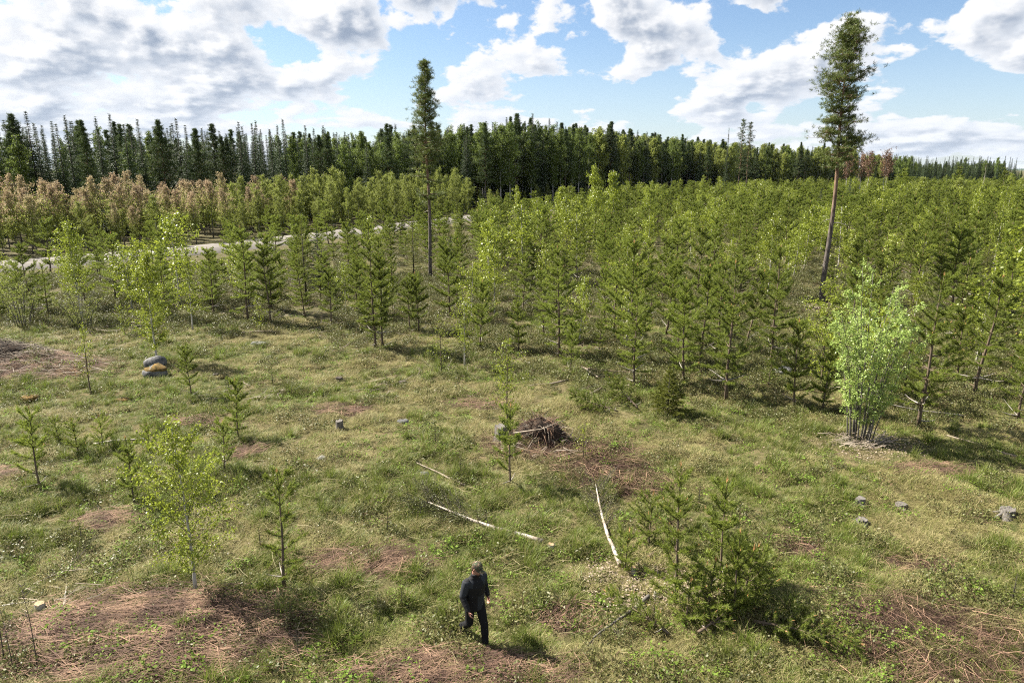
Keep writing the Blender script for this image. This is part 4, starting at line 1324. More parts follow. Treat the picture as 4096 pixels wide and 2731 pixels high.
for x, y, h, rad, lab, kw in [
    (5.81, 24.08, 1.85, 0.95, 'bushy low spruce at the plantation edge right of centre', dict(mat='spruce_young', dens=2.2, length=0.07, width=0.016)),
    (-10.43, 14.88, 0.68, 0.16, 'tiny lone spruce seedling left of the front leafy birch', dict(mat='spruce_young')),
    (5.43, 13.11, 1.0, 0.36, 'small dark spruce right of the front right pines', dict(mat='spruce', dens=1.3)),
    (10.51, 12.59, 0.8, 0.36, 'little yellow spruce at the right edge by dead stems', dict(mat='spruce_young', dens=1.2)),
    (-8.3, 57.38, 4.9, 1.1, 'yellowish spruce just left of the tall left pine trunk', dict(mat='spruce_young', dens=1.0, length=0.08, width=0.02, per_m=70)),
    (-5.25, 58.35, 3.4, 0.85, 'dark spruce just right of the tall left pine trunk', dict(mat='spruce', dens=1.0, length=0.08, width=0.02, per_m=70)),
    (-13.95, 45.64, 5.7, 0.9, 'slim yellow-green spruce standing before the road', dict(mat='spruce_young', dens=1.0, length=0.08, width=0.018, per_m=70)),
    (-2.3, 12.5, 0.5, 0.14, 'tiny spruce seedling left behind the walking man', dict(mat='spruce_young')),
    (-3.1, 15.4, 0.75, 0.2, 'tiny yellow spruce seedling left of the big birch log', dict(mat='spruce_young')),
    (-1.55, 18.9, 0.8, 0.24, 'tiny yellow spruce seedling by the thin birch log tip', dict(mat='spruce_young')),
    (-2.5, 20.8, 0.7, 0.22, 'tiny spruce seedling left of the dark root mound', dict(mat='spruce_young')),
    (-6.0, 14.6, 0.6, 0.2, 'tiny yellow spruce seedling behind the slim sparse pine', dict(mat='spruce_young')),
    (2.95, 12.35, 0.62, 0.25, 'tiny bushy spruce beside the mossy log end', dict(mat='spruce_young')),
    (5.1, 17.0, 0.75, 0.18, 'tiny spruce seedling in the grass behind the front right pines', dict(mat='spruce_young')),
    (-11.5, 26.4, 0.8, 0.25, 'tiny dark spruce right of the mossy boulder shadow', dict(mat='spruce')),
    (-10.2, 27.8, 0.85, 0.25, 'tiny spruce seedling in mid left clearing grass', dict(mat='spruce_young')),
]:
    t = small_spruce(int(abs(x * 19 + y * 37)), h, rad, **kw)
    place('spruce_tree', [('trunk', t[0]), ('crown', t[1])], (x, y, gz(x, y)), lab, 'tree', x % 6.28, 1.0, G_CLEAR)
    taken.append((x, y))

w = willow(5, 6.1, 1.66, 19, 15500, 0.070, low=0.20)
place('willow_bush', w, (11.75, 21.62, gz(11.75, 21.62)), 'many-stemmed willow bush with pale mint green leaves on the right', 'bush', 0.4)
taken.append((11.75, 21.62))
w = willow(9, 3.3, 1.5, 11, 2600, 0.075, mat='birch_road', low=0.12)
place('willow_bush', w, (-28.6, 39.0, gz(-28.6, 39.0)), 'grey-green many-stemmed bush at the left edge of the clearing', 'bush', 1.0)
w = willow(10, 2.6, 1.6, 12, 2600, 0.075, mat='birch_road', low=0.05)
place('willow_bush', w, (-24.6, 38.2, gz(-24.6, 38.2)), 'dense thin-stemmed thicket bush below the tall pale birch', 'bush', 2.0)
taken += [(-28.6, 39.0), (-24.6, 38.2)]

# ------------------------------------------------------------------ the plantation
CP, SP = math.cos(R(CAM_PITCH)), math.sin(R(CAM_PITCH))


def in_view(x, y, z=2.0, m=0.06):
    """is a place inside the photograph's field of view (used only to leave out what the photo cannot show)"""
    zc = y * CP - (z - CAM_H) * SP
    return (zc > 1) & (np.abs(x) / np.maximum(zc, 1) < 0.75 + m)


def poisson(cand, dmin, pre=()):
    """keep candidates at least dmin (array) from those kept before"""
    cell = 1.0; grid = {}
    def put(x, y): grid.setdefault((int(x // cell), int(y // cell)), []).append((x, y))
    for p in pre: put(*p)
    keep = []
    for (x, y), d in zip(cand, dmin):
        k = int(math.ceil(d / cell)); ci, cj = int(x // cell), int(y // cell); ok = True
        for i in range(ci - k, ci + k + 1):
            for j in range(cj - k, cj + k + 1):
                for (a, b) in grid.get((i, j), ()):
                    if (a - x) ** 2 + (b - y) ** 2 < d * d: ok = False; break
                if not ok: break
            if not ok: break
        if ok: put(x, y); keep.append((x, y))
    return keep


r = np.random.default_rng(77)
nc = 60000
cx = r.uniform(-60, 260, nc); cy = 22 + (r.random(nc) ** 1.25) * 330
rs = road_side(cx, cy)
edge = np.interp(cx, CLEAR_X, CLEAR_Y)
ok = (rs < -5.2) & (cy > edge + 0.4) & in_view(cx, cy, 2.0, 0.05)
GAPS = [(-6.3, 52.5, 2.4), (-5.9, 48.5, 2.0), (-5.3, 44.5, 1.8), (20.3, 43.0, 3.2), (18.2, 39.8, 2.6), (16.4, 36.2, 2.4), (15.0, 32.6, 2.0), (19.0, 45.0, 2.2), (8.5, 44, 1.8), (24, 52, 2.2), (29, 49, 1.8), (35, 58, 2.5), (13, 58, 2.2), (6, 62, 2.4), (40, 50, 2), (27, 40, 1.8), (-2.4, 36.5, 2.4), (0.5, 38.5, 2.2), (3.0, 50.0, 2.5), (-3.0, 52.0, 2.4), (-8.0, 47.0, 2.5), (27.5, 33.0, 2.0), (32.0, 42.0, 2.5), (-20.0, 54.0, 3.0), (-27.0, 56.0, 3.0), (-14.0, 62, 3), (14.5, 36.5, 1.6)]
for gx, gy, gr in GAPS: ok &= np.hypot(cx - gx, cy - gy) > gr
cand = np.stack([cx[ok], cy[ok]], 1)
left = cand[:, 0] < -3 + 0.08 * (cand[:, 1] - 40)
left = cand[:, 0] < -3 + 0.08 * (cand[:, 1] - 40)
dm = np.where(left, 2.05, np.where(cand[:, 1] < 70, 1.9, 2.05))
thin = (cand[:, 0] < -18) & (cand[:, 1] > 47) | (cand[:, 0] < -4) & (cand[:, 1] > 62)
dm = np.where(thin, np.where(cand[:, 0] < -18, 3.7, 2.7), dm)
open_ = fbm(cand[:, 0] / 7.0, cand[:, 1] / 7.0, 141, 2)
dm = dm * np.where(open_ < 0.42, 1.6, 1.0)
order = np.argsort(r.random(len(cand)))
plant = np.array(poisson(cand[order], dm[order], taken))
hgt = r.normal(3.75, 1.0, len(plant)); hgt = np.clip(hgt, 1.9, 5.8)
hgt = np.where(plant[:, 0] < -3, hgt * 0.94, hgt)
hgt = np.where((plant[:, 1] < np.interp(plant[:, 0], CLEAR_X, CLEAR_Y) + 3), hgt * 0.86, hgt)
hgt = hgt * np.where(plant[:, 1] > 70, 0.97, 1)
kindp = r.random(len(plant))                     # < .10 birch, < .15 spruce, else pine
dist = np.hypot(plant[:, 0], plant[:, 1])
rank = np.argsort(-(hgt / dist))
BIRS = [birch(300 + i, 4.0, 0.85 + 0.1 * i, 1900, 0.10, low=0.1, nbr=30, twigs=False) for i in range(3)]
SPRS = [small_spruce(330 + i, 3.6, 0.85, mat=m, length=0.085, width=0.022, per_m=60) for i, m in enumerate(('spruce_young', 'spruce', 'spruce_young'))]
FARP = [young_pine(360 + i, h, dens=1.15, width=0.034, length=0.12, twig=False, spread=1.08, nbr=(5, 8)) for i, h in enumerate([4.4, 3.8, 4.9, 3.4])]


def zone(x, y):
    if x < -7 - 0.10 * (y - 57):
        return 'between the left clearing and the road' if y < 52 else 'along the near side of the road'
    bx = x / y                                    # bearing
    if y < 40:
        if bx < 0.12: return 'at the centre of the plantation edge'
        if bx < 0.36: return 'plantation edge behind the bushy spruce'
        if bx < 0.52: return 'plantation edge between willow and tallest pine'
        return 'plantation edge right of the willow'
    if y < 60:
        if bx < 0.10: return 'around the small gap behind the centre'
        if bx < 0.30: return 'second plantation belt right of centre'
        if bx < 0.46: return 'around the foot of the tallest pine'
        return 'plantation just right of the tallest trunk'
    if bx < 0.12: return 'plantation below the middle of the road'
    if bx < 0.42: return 'deep plantation left of the tallest trunk'
    return 'deep plantation right of the tallest trunk'


ORD = 'first second third fourth fifth sixth seventh eighth ninth tenth eleventh twelfth'.split()


def name_all(ids, bearing, distance, word, where):
    """a label of its own for each tree of a zone: rows by distance, then the order from left to right within the row"""
    out = {}
    ids = sorted(ids, key=lambda i: distance[i])
    nrow = max(1, math.ceil(len(ids) / 10)); per = math.ceil(len(ids) / nrow)
    rows = [ids[k * per:(k + 1) * per] for k in range(nrow)]
    for k, row in enumerate(rows):
        row = sorted(row, key=lambda i: bearing[i])
        rn = '' if nrow == 1 else ', front row' if k == 0 else ', rear row' if k == nrow - 1 else ', %s row' % ORD[k]
        for j, i in enumerate(row):
            w = ('only %s' % word) if len(row) == 1 else ('leftmost %s' % word) if j == 0 else ('rightmost %s' % word) if j == len(row) - 1 else '%s %s from left' % (ORD[j], word)
            out[i] = '%s%s, %s' % (w, rn, where)
    return out


G_PLANT = {'pine': 'young plantation pines', 'birch': 'young birches mixed into the plantation', 'spruce': 'young spruces mixed into the plantation'}
indiv = {'pine': 0, 'birch': 0, 'spruce': 0}
LIMIT = {'pine': 262, 'birch': 70, 'spruce': 40}
rest = []; chosen = {}
zp = ground_z(plant[:, 0], plant[:, 1])
for i in rank:
    x, y = plant[i]; h = hgt[i]
    kd = 'birch' if kindp[i] < 0.19 else 'spruce' if kindp[i] < 0.235 else 'pine'
    if indiv[kd] >= LIMIT[kd] or y > 120:
        rest.append((i, kd)); continue
    indiv[kd] += 1
    chosen.setdefault((kd, zone(x, y)), []).append(i)
WORD = {'pine': 'young pine', 'birch': 'young birch', 'spruce': 'young spruce'}
for (kd, zn), ids in chosen.items():
    labs = name_all(ids, plant[:, 0] / plant[:, 1], dist, WORD[kd], zn)
    for i in ids:
        x, y = plant[i]; h = hgt[i]
        lab = labs[i]
        if kd == 'pine': me = PINES[int(r.integers(0, 8))]; s = h / PINE_H[PINES.index(me)]
        elif kd == 'birch': me = BIRS[int(r.integers(0, 3))]; s = h / 4.0 * r.uniform(0.9, 1.25)
        else: me = SPRS[int(r.integers(0, 3))]; s = h / 3.6 * r.uniform(0.75, 1.0)
        place({'pine': 'young_pine', 'birch': 'young_birch', 'spruce': 'young_spruce'}[kd], [('trunk', me[0]), ('crown', me[1])], (x, y, zp[i]), lab, 'tree', r.uniform(0, 6.28), (s * r.uniform(0.85, 1.2), s * r.uniform(0.85, 1.2), s), G_PLANT[kd], (r.normal(0, 0.035), r.normal(0, 0.035)))
pts, rots, scl, idx = [], [], [], []
farmesh = []
for t in FARP + BIRS[:2] + SPRS[:2]:
    g = Geo()
    farmesh.append(t)
MASS = [m for t in farmesh for m in t]           # trunk and crown of each kind
for i, kd in rest:
    x, y = plant[i]; h = hgt[i]
    j = {'pine': int(r.integers(0, 4)), 'birch': 4 + int(r.integers(0, 2)), 'spruce': 6 + int(r.integers(0, 2))}[kd]
    s = h / [4.4, 3.8, 4.9, 3.4, 4.0, 4.0, 3.6, 3.6][j]
    if kd == 'birch': s *= r.uniform(0.9, 1.4)
    a = r.uniform(0, 6.28); wx = r.uniform(0.85, 1.2)
    for q in (0, 1):
        pts.append((x, y, zp[i])); rots.append((0.03 * math.sin(a * 7), 0.03 * math.cos(a * 5), a)); scl.append((s * wx, s * wx, s)); idx.append(2 * j + q)
scatter('plantation_mass', pts, rots, scl, idx, MASS, 'far mass of young pines and birches filling the plantation to the horizon')

# ------------------------------------------------------------------ thicket of aspen and birch beyond the road
G_THICK = 'young aspens and birches along the far side of the road'
ASP = [birch(400 + i, 7.0, 1.25, 3600, 0.145, mat='aspen', second='birch_road', low=0.18, nbr=40, widest=0.55, bark='bark_willow', twigs=False, droop=0.0) for i in range(4)]
RBI = [birch(420 + i, 7.2, 1.15 + 0.15 * (i % 2), 4600, 0.145, mat='birch_road', low=0.06, nbr=42, widest=0.38, bark='bark_birch', twigs=False) for i in range(4)]
r = np.random.default_rng(99)
nc = 9000
cx = r.uniform(-115, 45, nc); cy = r.uniform(48, 240, nc)
rs = road_side(cx, cy)
ok = (rs > 6.0) & (rs < np.interp(cx, [-60, -15, 10, 40], [24, 22, 10, 8])) & in_view(cx, cy, 5, 0.05)
cand = np.stack([cx[ok], cy[ok]], 1)
pth = np.array(poisson(cand, np.where(cand[:, 0] < -20, 1.7, np.where(cand[:, 0] < -9, 2.2, 3.6))))
drs = road_side(pth[:, 0], pth[:, 1])
red = (pth[:, 0] / pth[:, 1] < -0.36 + r.normal(0, 0.07, len(pth))) & (r.random(len(pth)) < np.where(drs > 9, 0.85, 0.45))
lim = {True: 0, False: 0}
order = np.argsort(drs)
masspts = []
groups = {}
for i in order:
    k = bool(red[i])
    if lim[k] >= 150: masspts.append(i); continue
    lim[k] += 1
    bx = pth[i, 0] / pth[i, 1]
    where = 'thicket at far left beyond the road' if bx < -0.6 else 'thicket left beyond the road' if bx < -0.42 else 'thicket mid left beyond the road' if bx < -0.25 else 'thicket left behind the tall left pine' if bx < -0.12 else 'thicket right behind the tall left pine'
    groups.setdefault((k, where), []).append(i)
for (k, where), ids in groups.items():
    labs = name_all(ids, pth[:, 0] / pth[:, 1], drs, 'coppery young aspen' if k else 'pale green young birch', where)
    for i in ids:
        x, y = pth[i]
        me = (ASP if k else RBI)[int(r.integers(0, 4))]
        s = r.uniform(0.66, 1.12) * (1.05 if drs[i] > 10 else 0.88) * (1.02 if x < -20 else 1.1 if x < -9 else 0.8)
        place('aspen_tree' if k else 'birch_tree', [('trunk', me[0]), ('crown', me[1])], (x, y, 0.0), labs[i], 'tree', r.uniform(0, 6.28), (s, s, s * r.uniform(0.95, 1.1)), G_THICK)
pts, rots, scl, idx = [], [], [], []
TM = [m for t in ASP[:2] + RBI[:2] for m in t]
for i in masspts:
    j = (0 if red[i] else 2) + int(r.integers(0, 2)); s = r.uniform(0.9, 1.15); a = r.uniform(0, 6.28)
    for q in (0, 1): pts.append((*pth[i], 0.0)); rots.append((0, 0, a)); scl.append((s, s, s)); idx.append(2 * j + q)
if pts: scatter('thicket_mass', pts, rots, scl, idx, TM, 'rear mass of young birch and aspen thicket beyond the road')

# ------------------------------------------------------------------ grown forest behind
SPR = [far_spruce(500 + i, 17.5, 2.0 + 0.2 * i) for i in range(4)]
FPI = [far_pine(520 + i, 17.5, 1.9 + 0.15 * i, crown0=0.30 + 0.06 * i) for i in range(4)]
FBI = [birch(540 + i, 17.0, 1.85 + 0.2 * i, 6500, 0.25, mat='birch_far', low=0.24, nbr=56, widest=0.5, thick=0.95, droop=0.5, twigs=False) for i in range(4)]
BAR = [birch(560 + i, 15.0, 1.9, 1300, 0.30, mat='bare', low=0.45, nbr=44, widest=0.72, thick=0.9, droop=0.2, twigs=False) for i in range(2)]
LBI = [birch(580 + i, 14.0, 2.0, 5200, 0.27, mat='birch_road', low=0.12, nbr=50, widest=0.45, twigs=False) for i in range(2)]
KIN = dict(spruce=(SPR, 'spruce_tree', 'dark spruce'), pine=(FPI, 'pine_tree', 'dark crooked-topped pine'), birch=(FBI, 'birch_tree', 'tall green birch'), bare=(BAR, 'birch_tree', 'reddish budding birch'), light=(LBI, 'birch_tree', 'light green birch'))
r = np.random.default_rng(123)
forest = []                                      # x, y, kind, scale, zone
nc = 26000
cx = r.uniform(-170, 110, nc); cy = r.uniform(70, 330, nc)
rs = road_side(cx, cy)
off = np.interp(cx, [-60, -20, 0, 30, 60], [25, 22, 9, 8, 8])
ok = (rs > off) & (rs < off + 38) & in_view(cx, cy, 12, 0.04)
cand = np.stack([cx[ok], cy[ok], rs[ok] - off[ok]], 1)
keep = poisson(cand[:, :2], np.full(len(cand), 2.6))
dd = {(a, b): c for a, b, c in cand}
for x, y in keep:
    d = dd[(x, y)]; bx = x / y; u = r.random()
    if bx < -0.28: kd = 'spruce' if u < 0.72 else 'pine' if u < 0.90 else 'birch'
    elif bx < -0.12: kd = ('birch' if u < 0.35 else 'spruce' if u < 0.7 else 'pine')
    elif bx < 0.12: kd = ('birch' if u < (0.6 if d < 8 else 0.25) else 'pine' if u < 0.72 else 'spruce')
    else: kd = ('birch' if u < 0.22 else 'light' if u < 0.52 else 'pine' if u < 0.82 else 'spruce')
    s = r.uniform(0.86, 1.10) * np.interp(bx, [-0.7, -0.43, -0.24, -0.1, 0.016, 0.15, 0.32], [0.86, 0.88, 0.93, 1.05, 1.17, 1.24, 1.14])
    if kd == 'light': s *= 1.2
    forest.append((x, y, kd, s, 'main', d))
# the lighter wood on the right and the dark far wood at the right edge
line = catmull([(78, 276), (110, 296), (150, 318), (190, 345), (222, 385)], 16)
for k in range(300):
    p = line[int(r.integers(0, len(line)))] + r.normal(0, 2, 2); d = r.uniform(0, 26)
    x, y = p[0] - 0.3 * d, p[1] + d
    u = r.random(); bx = x / y
    kd = 'light' if u < 0.50 else 'birch' if u < 0.58 else 'pine' if u < 0.86 else 'spruce'
    if bx > 0.53: kd = 'birch' if u < 0.5 else 'spruce'
    forest.append((x, y, kd, r.uniform(0.86, 1.15) * (1.04 if bx < 0.5 else 0.85) * (1.25 if kd == 'light' else 1.0), 'right', d))
line = catmull([(238, 392), (300, 398), (370, 412), (470, 425)], 30)
for k in range(260):
    p = line[int(r.integers(0, len(line)))] + r.normal(0, 3, 2); d = r.uniform(0, 30)
    q_ = (p[0] - 0.2 * d) / (p[1] + d)
    forest.append((p[0] - 0.2 * d, p[1] + d, 'spruce' if r.random() < 0.82 else 'birch', r.uniform(0.66, 0.98) * (0.62 if q_ > 0.715 else 1.0), 'far', d))
forest = [f for f in forest if in_view(np.array([f[0]]), np.array([f[1]]), 10, 0.03)[0]]
forest.sort(key=lambda f: f[5])
cnt = {}; groups = {}; mass = []
for f in forest:
    x, y, kd, s, zn, d = f
    top = KIN[kd][1]
    lim = 150 if zn == 'main' else 45 if zn == 'right' else 40
    if cnt.get((kd if zn == 'main' else '', zn), 0) >= (lim if zn != 'main' else {'spruce': 95, 'pine': 80, 'birch': 80, 'light': 25}[kd]):
        mass.append(f); continue
    cnt[(kd if zn == 'main' else '', zn)] = cnt.get((kd if zn == 'main' else '', zn), 0) + 1
    bx = x / y
    if zn == 'main':
        w_ = 'left end of the dark forest wall' if bx < -0.5 else 'dark forest wall above coppery thicket' if bx < -0.28 else 'forest wall left of tall left pine' if bx < -0.10 else 'forest wall right of tall left pine' if bx < 0.08 else 'forest wall above the road bend' if bx < 0.2 else 'right end of the forest wall'
    elif zn == 'right': w_ = 'lighter wood behind the right plantation' if bx < 0.44 else 'wood just right of the tallest pine'
    else: w_ = 'dark far wood at the right edge'
    groups.setdefault((kd, w_), []).append(f)
for (kd, w_), fs in groups.items():
    labs = name_all(range(len(fs)), [f[0] / f[1] for f in fs], [f[5] for f in fs], KIN[kd][2], w_)
    for n_, (x, y, _k, s, zn, d) in enumerate(fs):
        ms, nm, word = KIN[kd]
        lab = labs[n_]
        me = ms[int(r.integers(0, len(ms)))]
        place(nm, [('trunk', me[0]), ('crown', me[1])], (x, y, -0.1), lab, 'tree', r.uniform(0, 6.28), (s * r.uniform(0.9, 1.1), s * r.uniform(0.9, 1.1), s), 'trees of the forest behind the road' if zn == 'main' else 'trees of the woods on the right')
FM = [m for t in SPR[:2] + FPI[:2] + FBI[:2] + LBI[:2] for m in t]
pts, rots, scl, idx = [], [], [], []
for x, y, kd, s, zn, d in mass:
    j = {'spruce': 0, 'pine': 2, 'birch': 4, 'light': 6}[kd] + int(r.integers(0, 2)); a = r.uniform(0, 6.28)
    for q in (0, 1): pts.append((x, y, -0.1)); rots.append((0, 0, a)); scl.append((s, s, s)); idx.append(2 * j + q)
# a farther wood across the horizon
for k in range(1500):
    y = r.uniform(430, 900); x = r.uniform(-0.1, 0.82) * y
    if x / y < 0.5 and y < 600 or x / y > 0.70: continue
    s = r.uniform(0.7, 0.9); a = r.uniform(0, 6.28); j = int(r.integers(0, 6))
    for q in (0, 1): pts.append((x, y, -0.4)); rots.append((0, 0, a)); scl.append((s, s, s)); idx.append(2 * j + q)
scatter('forest', pts, rots, scl, idx, FM, 'rear mass of dark spruce and birch forest')

# single far trees that stand out on the right
t = tall_pine(71, 22.5, 0.30, 1.7, 60, 9, needle=0.36, width=0.08, per=9, mat='needle_far', trunk_r=0.2)
for x, y, s, lab in [(71.5, 214, 1.0, 'right one of three dark old pines topping the right wood'), (68.6, 212, 1.03, 'middle one of three dark old pines topping the right wood')]:
    place('pine_tree', [('trunk', t[0]), ('crown', t[1])], (x, y, 0), lab, 'tree', x, s, 'old pines on the right')
t = far_spruce(73, 21.0, 1.0, blade=0.35)
place('spruce_tree', [('trunk', t[0]), ('crown', t[1])], (64.8, 213, 0), 'thin left one of three dark old trees topping the right wood', 'tree', 0.3, 1.0, 'old pines on the right')
for k, (x, y, s) in enumerate([(98, 205, 0.92), (101.5, 204, 0.95), (104.5, 206, 0.97), (107.5, 203, 1.0), (110, 206, 0.95)]):
    me = BAR[k % 2]
    place('birch_tree', [('trunk', me[0]), ('crown', me[1])], (x, y, 0), ['leftmost', 'second', 'middle', 'fourth', 'rightmost'][k] + ' reddish budding birch right of the tallest pine trunk', 'tree', k * 1.3, s, 'reddish budding birches')
for x, y, h, lab in [(79.5, 150, 6.8, 'dark conical spruce in the plantation right of the tallest pine'), (73.5, 152, 7.0, 'dark rounded young pine close right of the tallest pine trunk')]:
    me = SPRS[1]; s = h / 3.6
    place('spruce_tree', [('trunk', me[0]), ('crown', me[1])], (x, y, 0), lab, 'tree', x, (s, s, s), 'dark trees standing out on the right')
me = FARP[2]
for x, y, h, lab in [(124, 195, 9.5, 'taller pine above the far plantation, left of the dead snag'), (158, 225, 9.3, 'taller pine above the far plantation, right of the dead snag'), (92, 165, 9.0, 'pale old pine left of two big pale birches')]:
    place('pine_tree', [('trunk', me[0]), ('crown', me[1])], (x, y, 0), lab, 'tree', x, h / 4.9, 'single pines over the far plantation')
for x, y, h, lab in [(88, 150, 7.6, 'left one of two big pale birches on the far plantation'), (97, 152, 7.4, 'right one of two big pale birches on the far plantation')]:
    me = LBI[0]; s = h / 14.0
    place('birch_tree', [('trunk', me[0]), ('crown', me[1])], (x, y, 0), lab, 'tree', x, (s * 1.6, s * 1.6, s), 'pale birches over the far plantation')
place('dead_snag', snag(3, 10.5, nbr=6, rad=2.0), (121, 180, 0), 'bare grey dead snag above the far plantation', 'tree')

# ------------------------------------------------------------------ things lying in the clearing
def log_mesh(length, r0, r1, seed, sides=10, bow=0.05, mat='bark_log', broken=False):
    """log along +X from its thick end, cut face as a slightly raised disc"""
    r = np.random.default_rng(seed); g = Geo()
    n = max(8, int(length / 0.25)); ts = np.linspace(0, 1, n)
    pts = np.stack([ts * length, bow * length * np.sin(ts * 3.1) * 0.5 + r.normal(0, 0.004, n), 0.02 * np.sin(ts * 7 + seed)], 1)
    rad = r0 + (r1 - r0) * ts + r.normal(0, 0.03, n) * r0 * (ts > 0)
    tube(g, pts, rad, sides, 0)
    c = Geo(); a = np.arange(12) / 12 * 6.283
    V = np.concatenate([[[-0.006, pts[0][1], pts[0][2]]], np.stack([np.full(12, -0.004), pts[0][1] + np.cos(a) * r0 * 0.93, pts[0][2] + np.sin(a) * r0 * 0.93], 1)])
    c.add(V, [(0, 1 + (i + 1) % 12, 1 + i) for i in range(12)])
    return g.mesh('log', [M[mat]], True), c.mesh('cut_end', [M['wood']]), pts


def put_log(x0, y0, x1, y1, r0, r1, seed, label, mat='bark_log', twigs=0, leafy=0, spray=0.5, bow=0.04, lift=0.03, z1=0.12):
    """thick end at x0,y0"""
    L_ = math.hypot(x1 - x0, y1 - y0)
    z0 = gz(x0, y0) + r0 + lift; ze = gz(x1, y1) + r1 + z1
    e = bpy.data.objects.new('fallen_log', None); COL.objects.link(e)
    e.location = (x0, y0, z0); e.rotation_euler = (0, -math.atan2(ze - z0, L_), math.atan2(y1 - y0, x1 - x0))
    tag(e, label, 'log', 'logs lying in the clearing')
    b, c, pts = log_mesh(L_, r0, r1, seed, bow=bow, mat=mat)
    link('trunk', b, e); link('cut_end', c, e)
    if twigs:
        r = np.random.default_rng(seed + 1); g = Geo(); A, B = [], []
        for k in range(twigs):
            t = r.uniform(0.25, 1.02) ** 0.7; i = min(int(t * (len(pts) - 1)), len(pts) - 2)
            p = pts[i] + (pts[i + 1] - pts[i]) * (t * (len(pts) - 1) - i)
            sg = r.choice((-1, 1)); l = spray * r.uniform(0.4, 1.3)
            d = norm(np.array([0.9, sg * r.uniform(0.3, 1.0), r.uniform(-0.02, 0.45)]))
            q = p + d * l * 0.5; w = q + norm(d + r.normal(0, 0.2, 3)) * l * 0.5
            tube(g, [p, q, w], [0.007, 0.005, 0.002], 3, 0, cap=False)
            A.append(q); B.append(w)
            for m in range(2):
                q2 = p + (w - p) * r.uniform(0.3, 0.9); w2 = q2 + norm(d + r.normal(0, 0.5, 3)) * l * 0.4
                tube(g, [q2, w2], [0.004, 0.0015], 3, 0, cap=False); A.append(q2); B.append(w2)
        link('branches', g.mesh('branches', [M['bark_dark']]), e)
        if leafy:
            A = np.array(A); B = np.array(B); k = r.integers(0, len(A), leafy); t = r.random((leafy, 1))
            pos = A[k] + (B[k] - A[k]) * t + r.normal(0, 0.03, (leafy, 3)); g = Geo()
            leaves(g, pos, norm(r.normal(0, 1, (leafy, 3))), norm(r.normal(0, 0.6, (leafy, 3)) + np.array([0, 0, 1])), 0.035 * r.uniform(0.6, 1.3, leafy), 0.025, 0)
            link('leaves', g.mesh('leaves', [M['shrub']]), e)
    return e


put_log(0.76, 15.06, -2.25, 16.79, 0.070, 0.030, 1, 'thick white birch log lying left of centre, its cut end to the right', twigs=70, leafy=3200, spray=1.15)
put_log(2.50, 14.02, 2.40, 18.0, 0.058, 0.014, 2, 'white birch log pointing away behind the leaf litter', twigs=56, leafy=1500, spray=0.9)
put_log(2.95, 12.94, 1.60, 11.55, 0.048, 0.018, 3, 'brown bark log right of the walking man', mat='bark_willow', twigs=10, leafy=260, spray=0.7)
put_log(-1.34, 18.15, -2.95, 19.6, 0.036, 0.014, 4, 'thin peeled log behind the thick white birch log', mat='stick', twigs=10, spray=0.6)
put_log(-13.89, 21.13, -12.5, 21.75, 0.045, 0.02, 5, 'pale stick lying between the left pine seedlings')
put_log(3.21, 30.38, 3.75, 28.5, 0.05, 0.03, 6, 'left one of the crossed pale logs at the plantation edge', mat='stick')
put_log(3.81, 27.27, 2.75, 25.9, 0.045, 0.015, 7, 'slim pale log below the crossed pale logs', mat='stick', twigs=6)
put_log(2.42, 28.05, 0.72, 27.56, 0.042, 0.014, 8, 'slim pale log with a stubby end left of the crossed pale logs', mat='stick')
put_log(3.3, 30.2, 6.0, 28.6, 0.04, 0.02, 9, 'dark right one of the crossed pale logs at the plantation edge', mat='bark_young')
put_log(16.0, 20.1, 14.9, 21.9, 0.045, 0.02, 10, 'pale peeled log in the shadow right of the willow', mat='stick')
put_log(15.9, 21.9, 18.0, 21.0, 0.035, 0.015, 11, 'thin pale log at the right edge in the willow shadow', mat='stick')
put_log(-9.90, 12.62, -11.3, 12.5, 0.030, 0.012, 12, 'straight white stick at the left edge', twigs=3)
put_log(3.22, 14.34, 4.05, 15.2, 0.042, 0.030, 13, 'short dark log behind the front right pines', mat='bark_young')
put_log(-9.15, 12.2, -10.3, 14.3, 0.030, 0.008, 14, 'white dead birch branch at the left edge, forked', twigs=12, spray=0.7)
put_log(20.0, 43.6, 18.3, 45.4, 0.08, 0.03, 15, 'pale leaning log by the foot of the tallest pine', mat='stick')
put_log(-4.5, 52.5, -7.0, 52.1, 0.06, 0.03, 16, 'pale log lying below the tall left pine', mat='stick')
put_log(-15.1, 37.2, -13.0, 37.4, 0.05, 0.02, 17, 'pale stick at the far edge of the left clearing', mat='stick')
put_log(11.0, 40.5, 12.9, 41.3, 0.05, 0.03, 18, 'grey log half hidden inside the plantation', mat='stick')
put_log(16.9, 24.0, 13.6, 24.3, 0.03, 0.015, 19, 'bent dead branch between the willow and the right edge', mat='deadtwig', twigs=8, bow=0.15, z1=0.4)


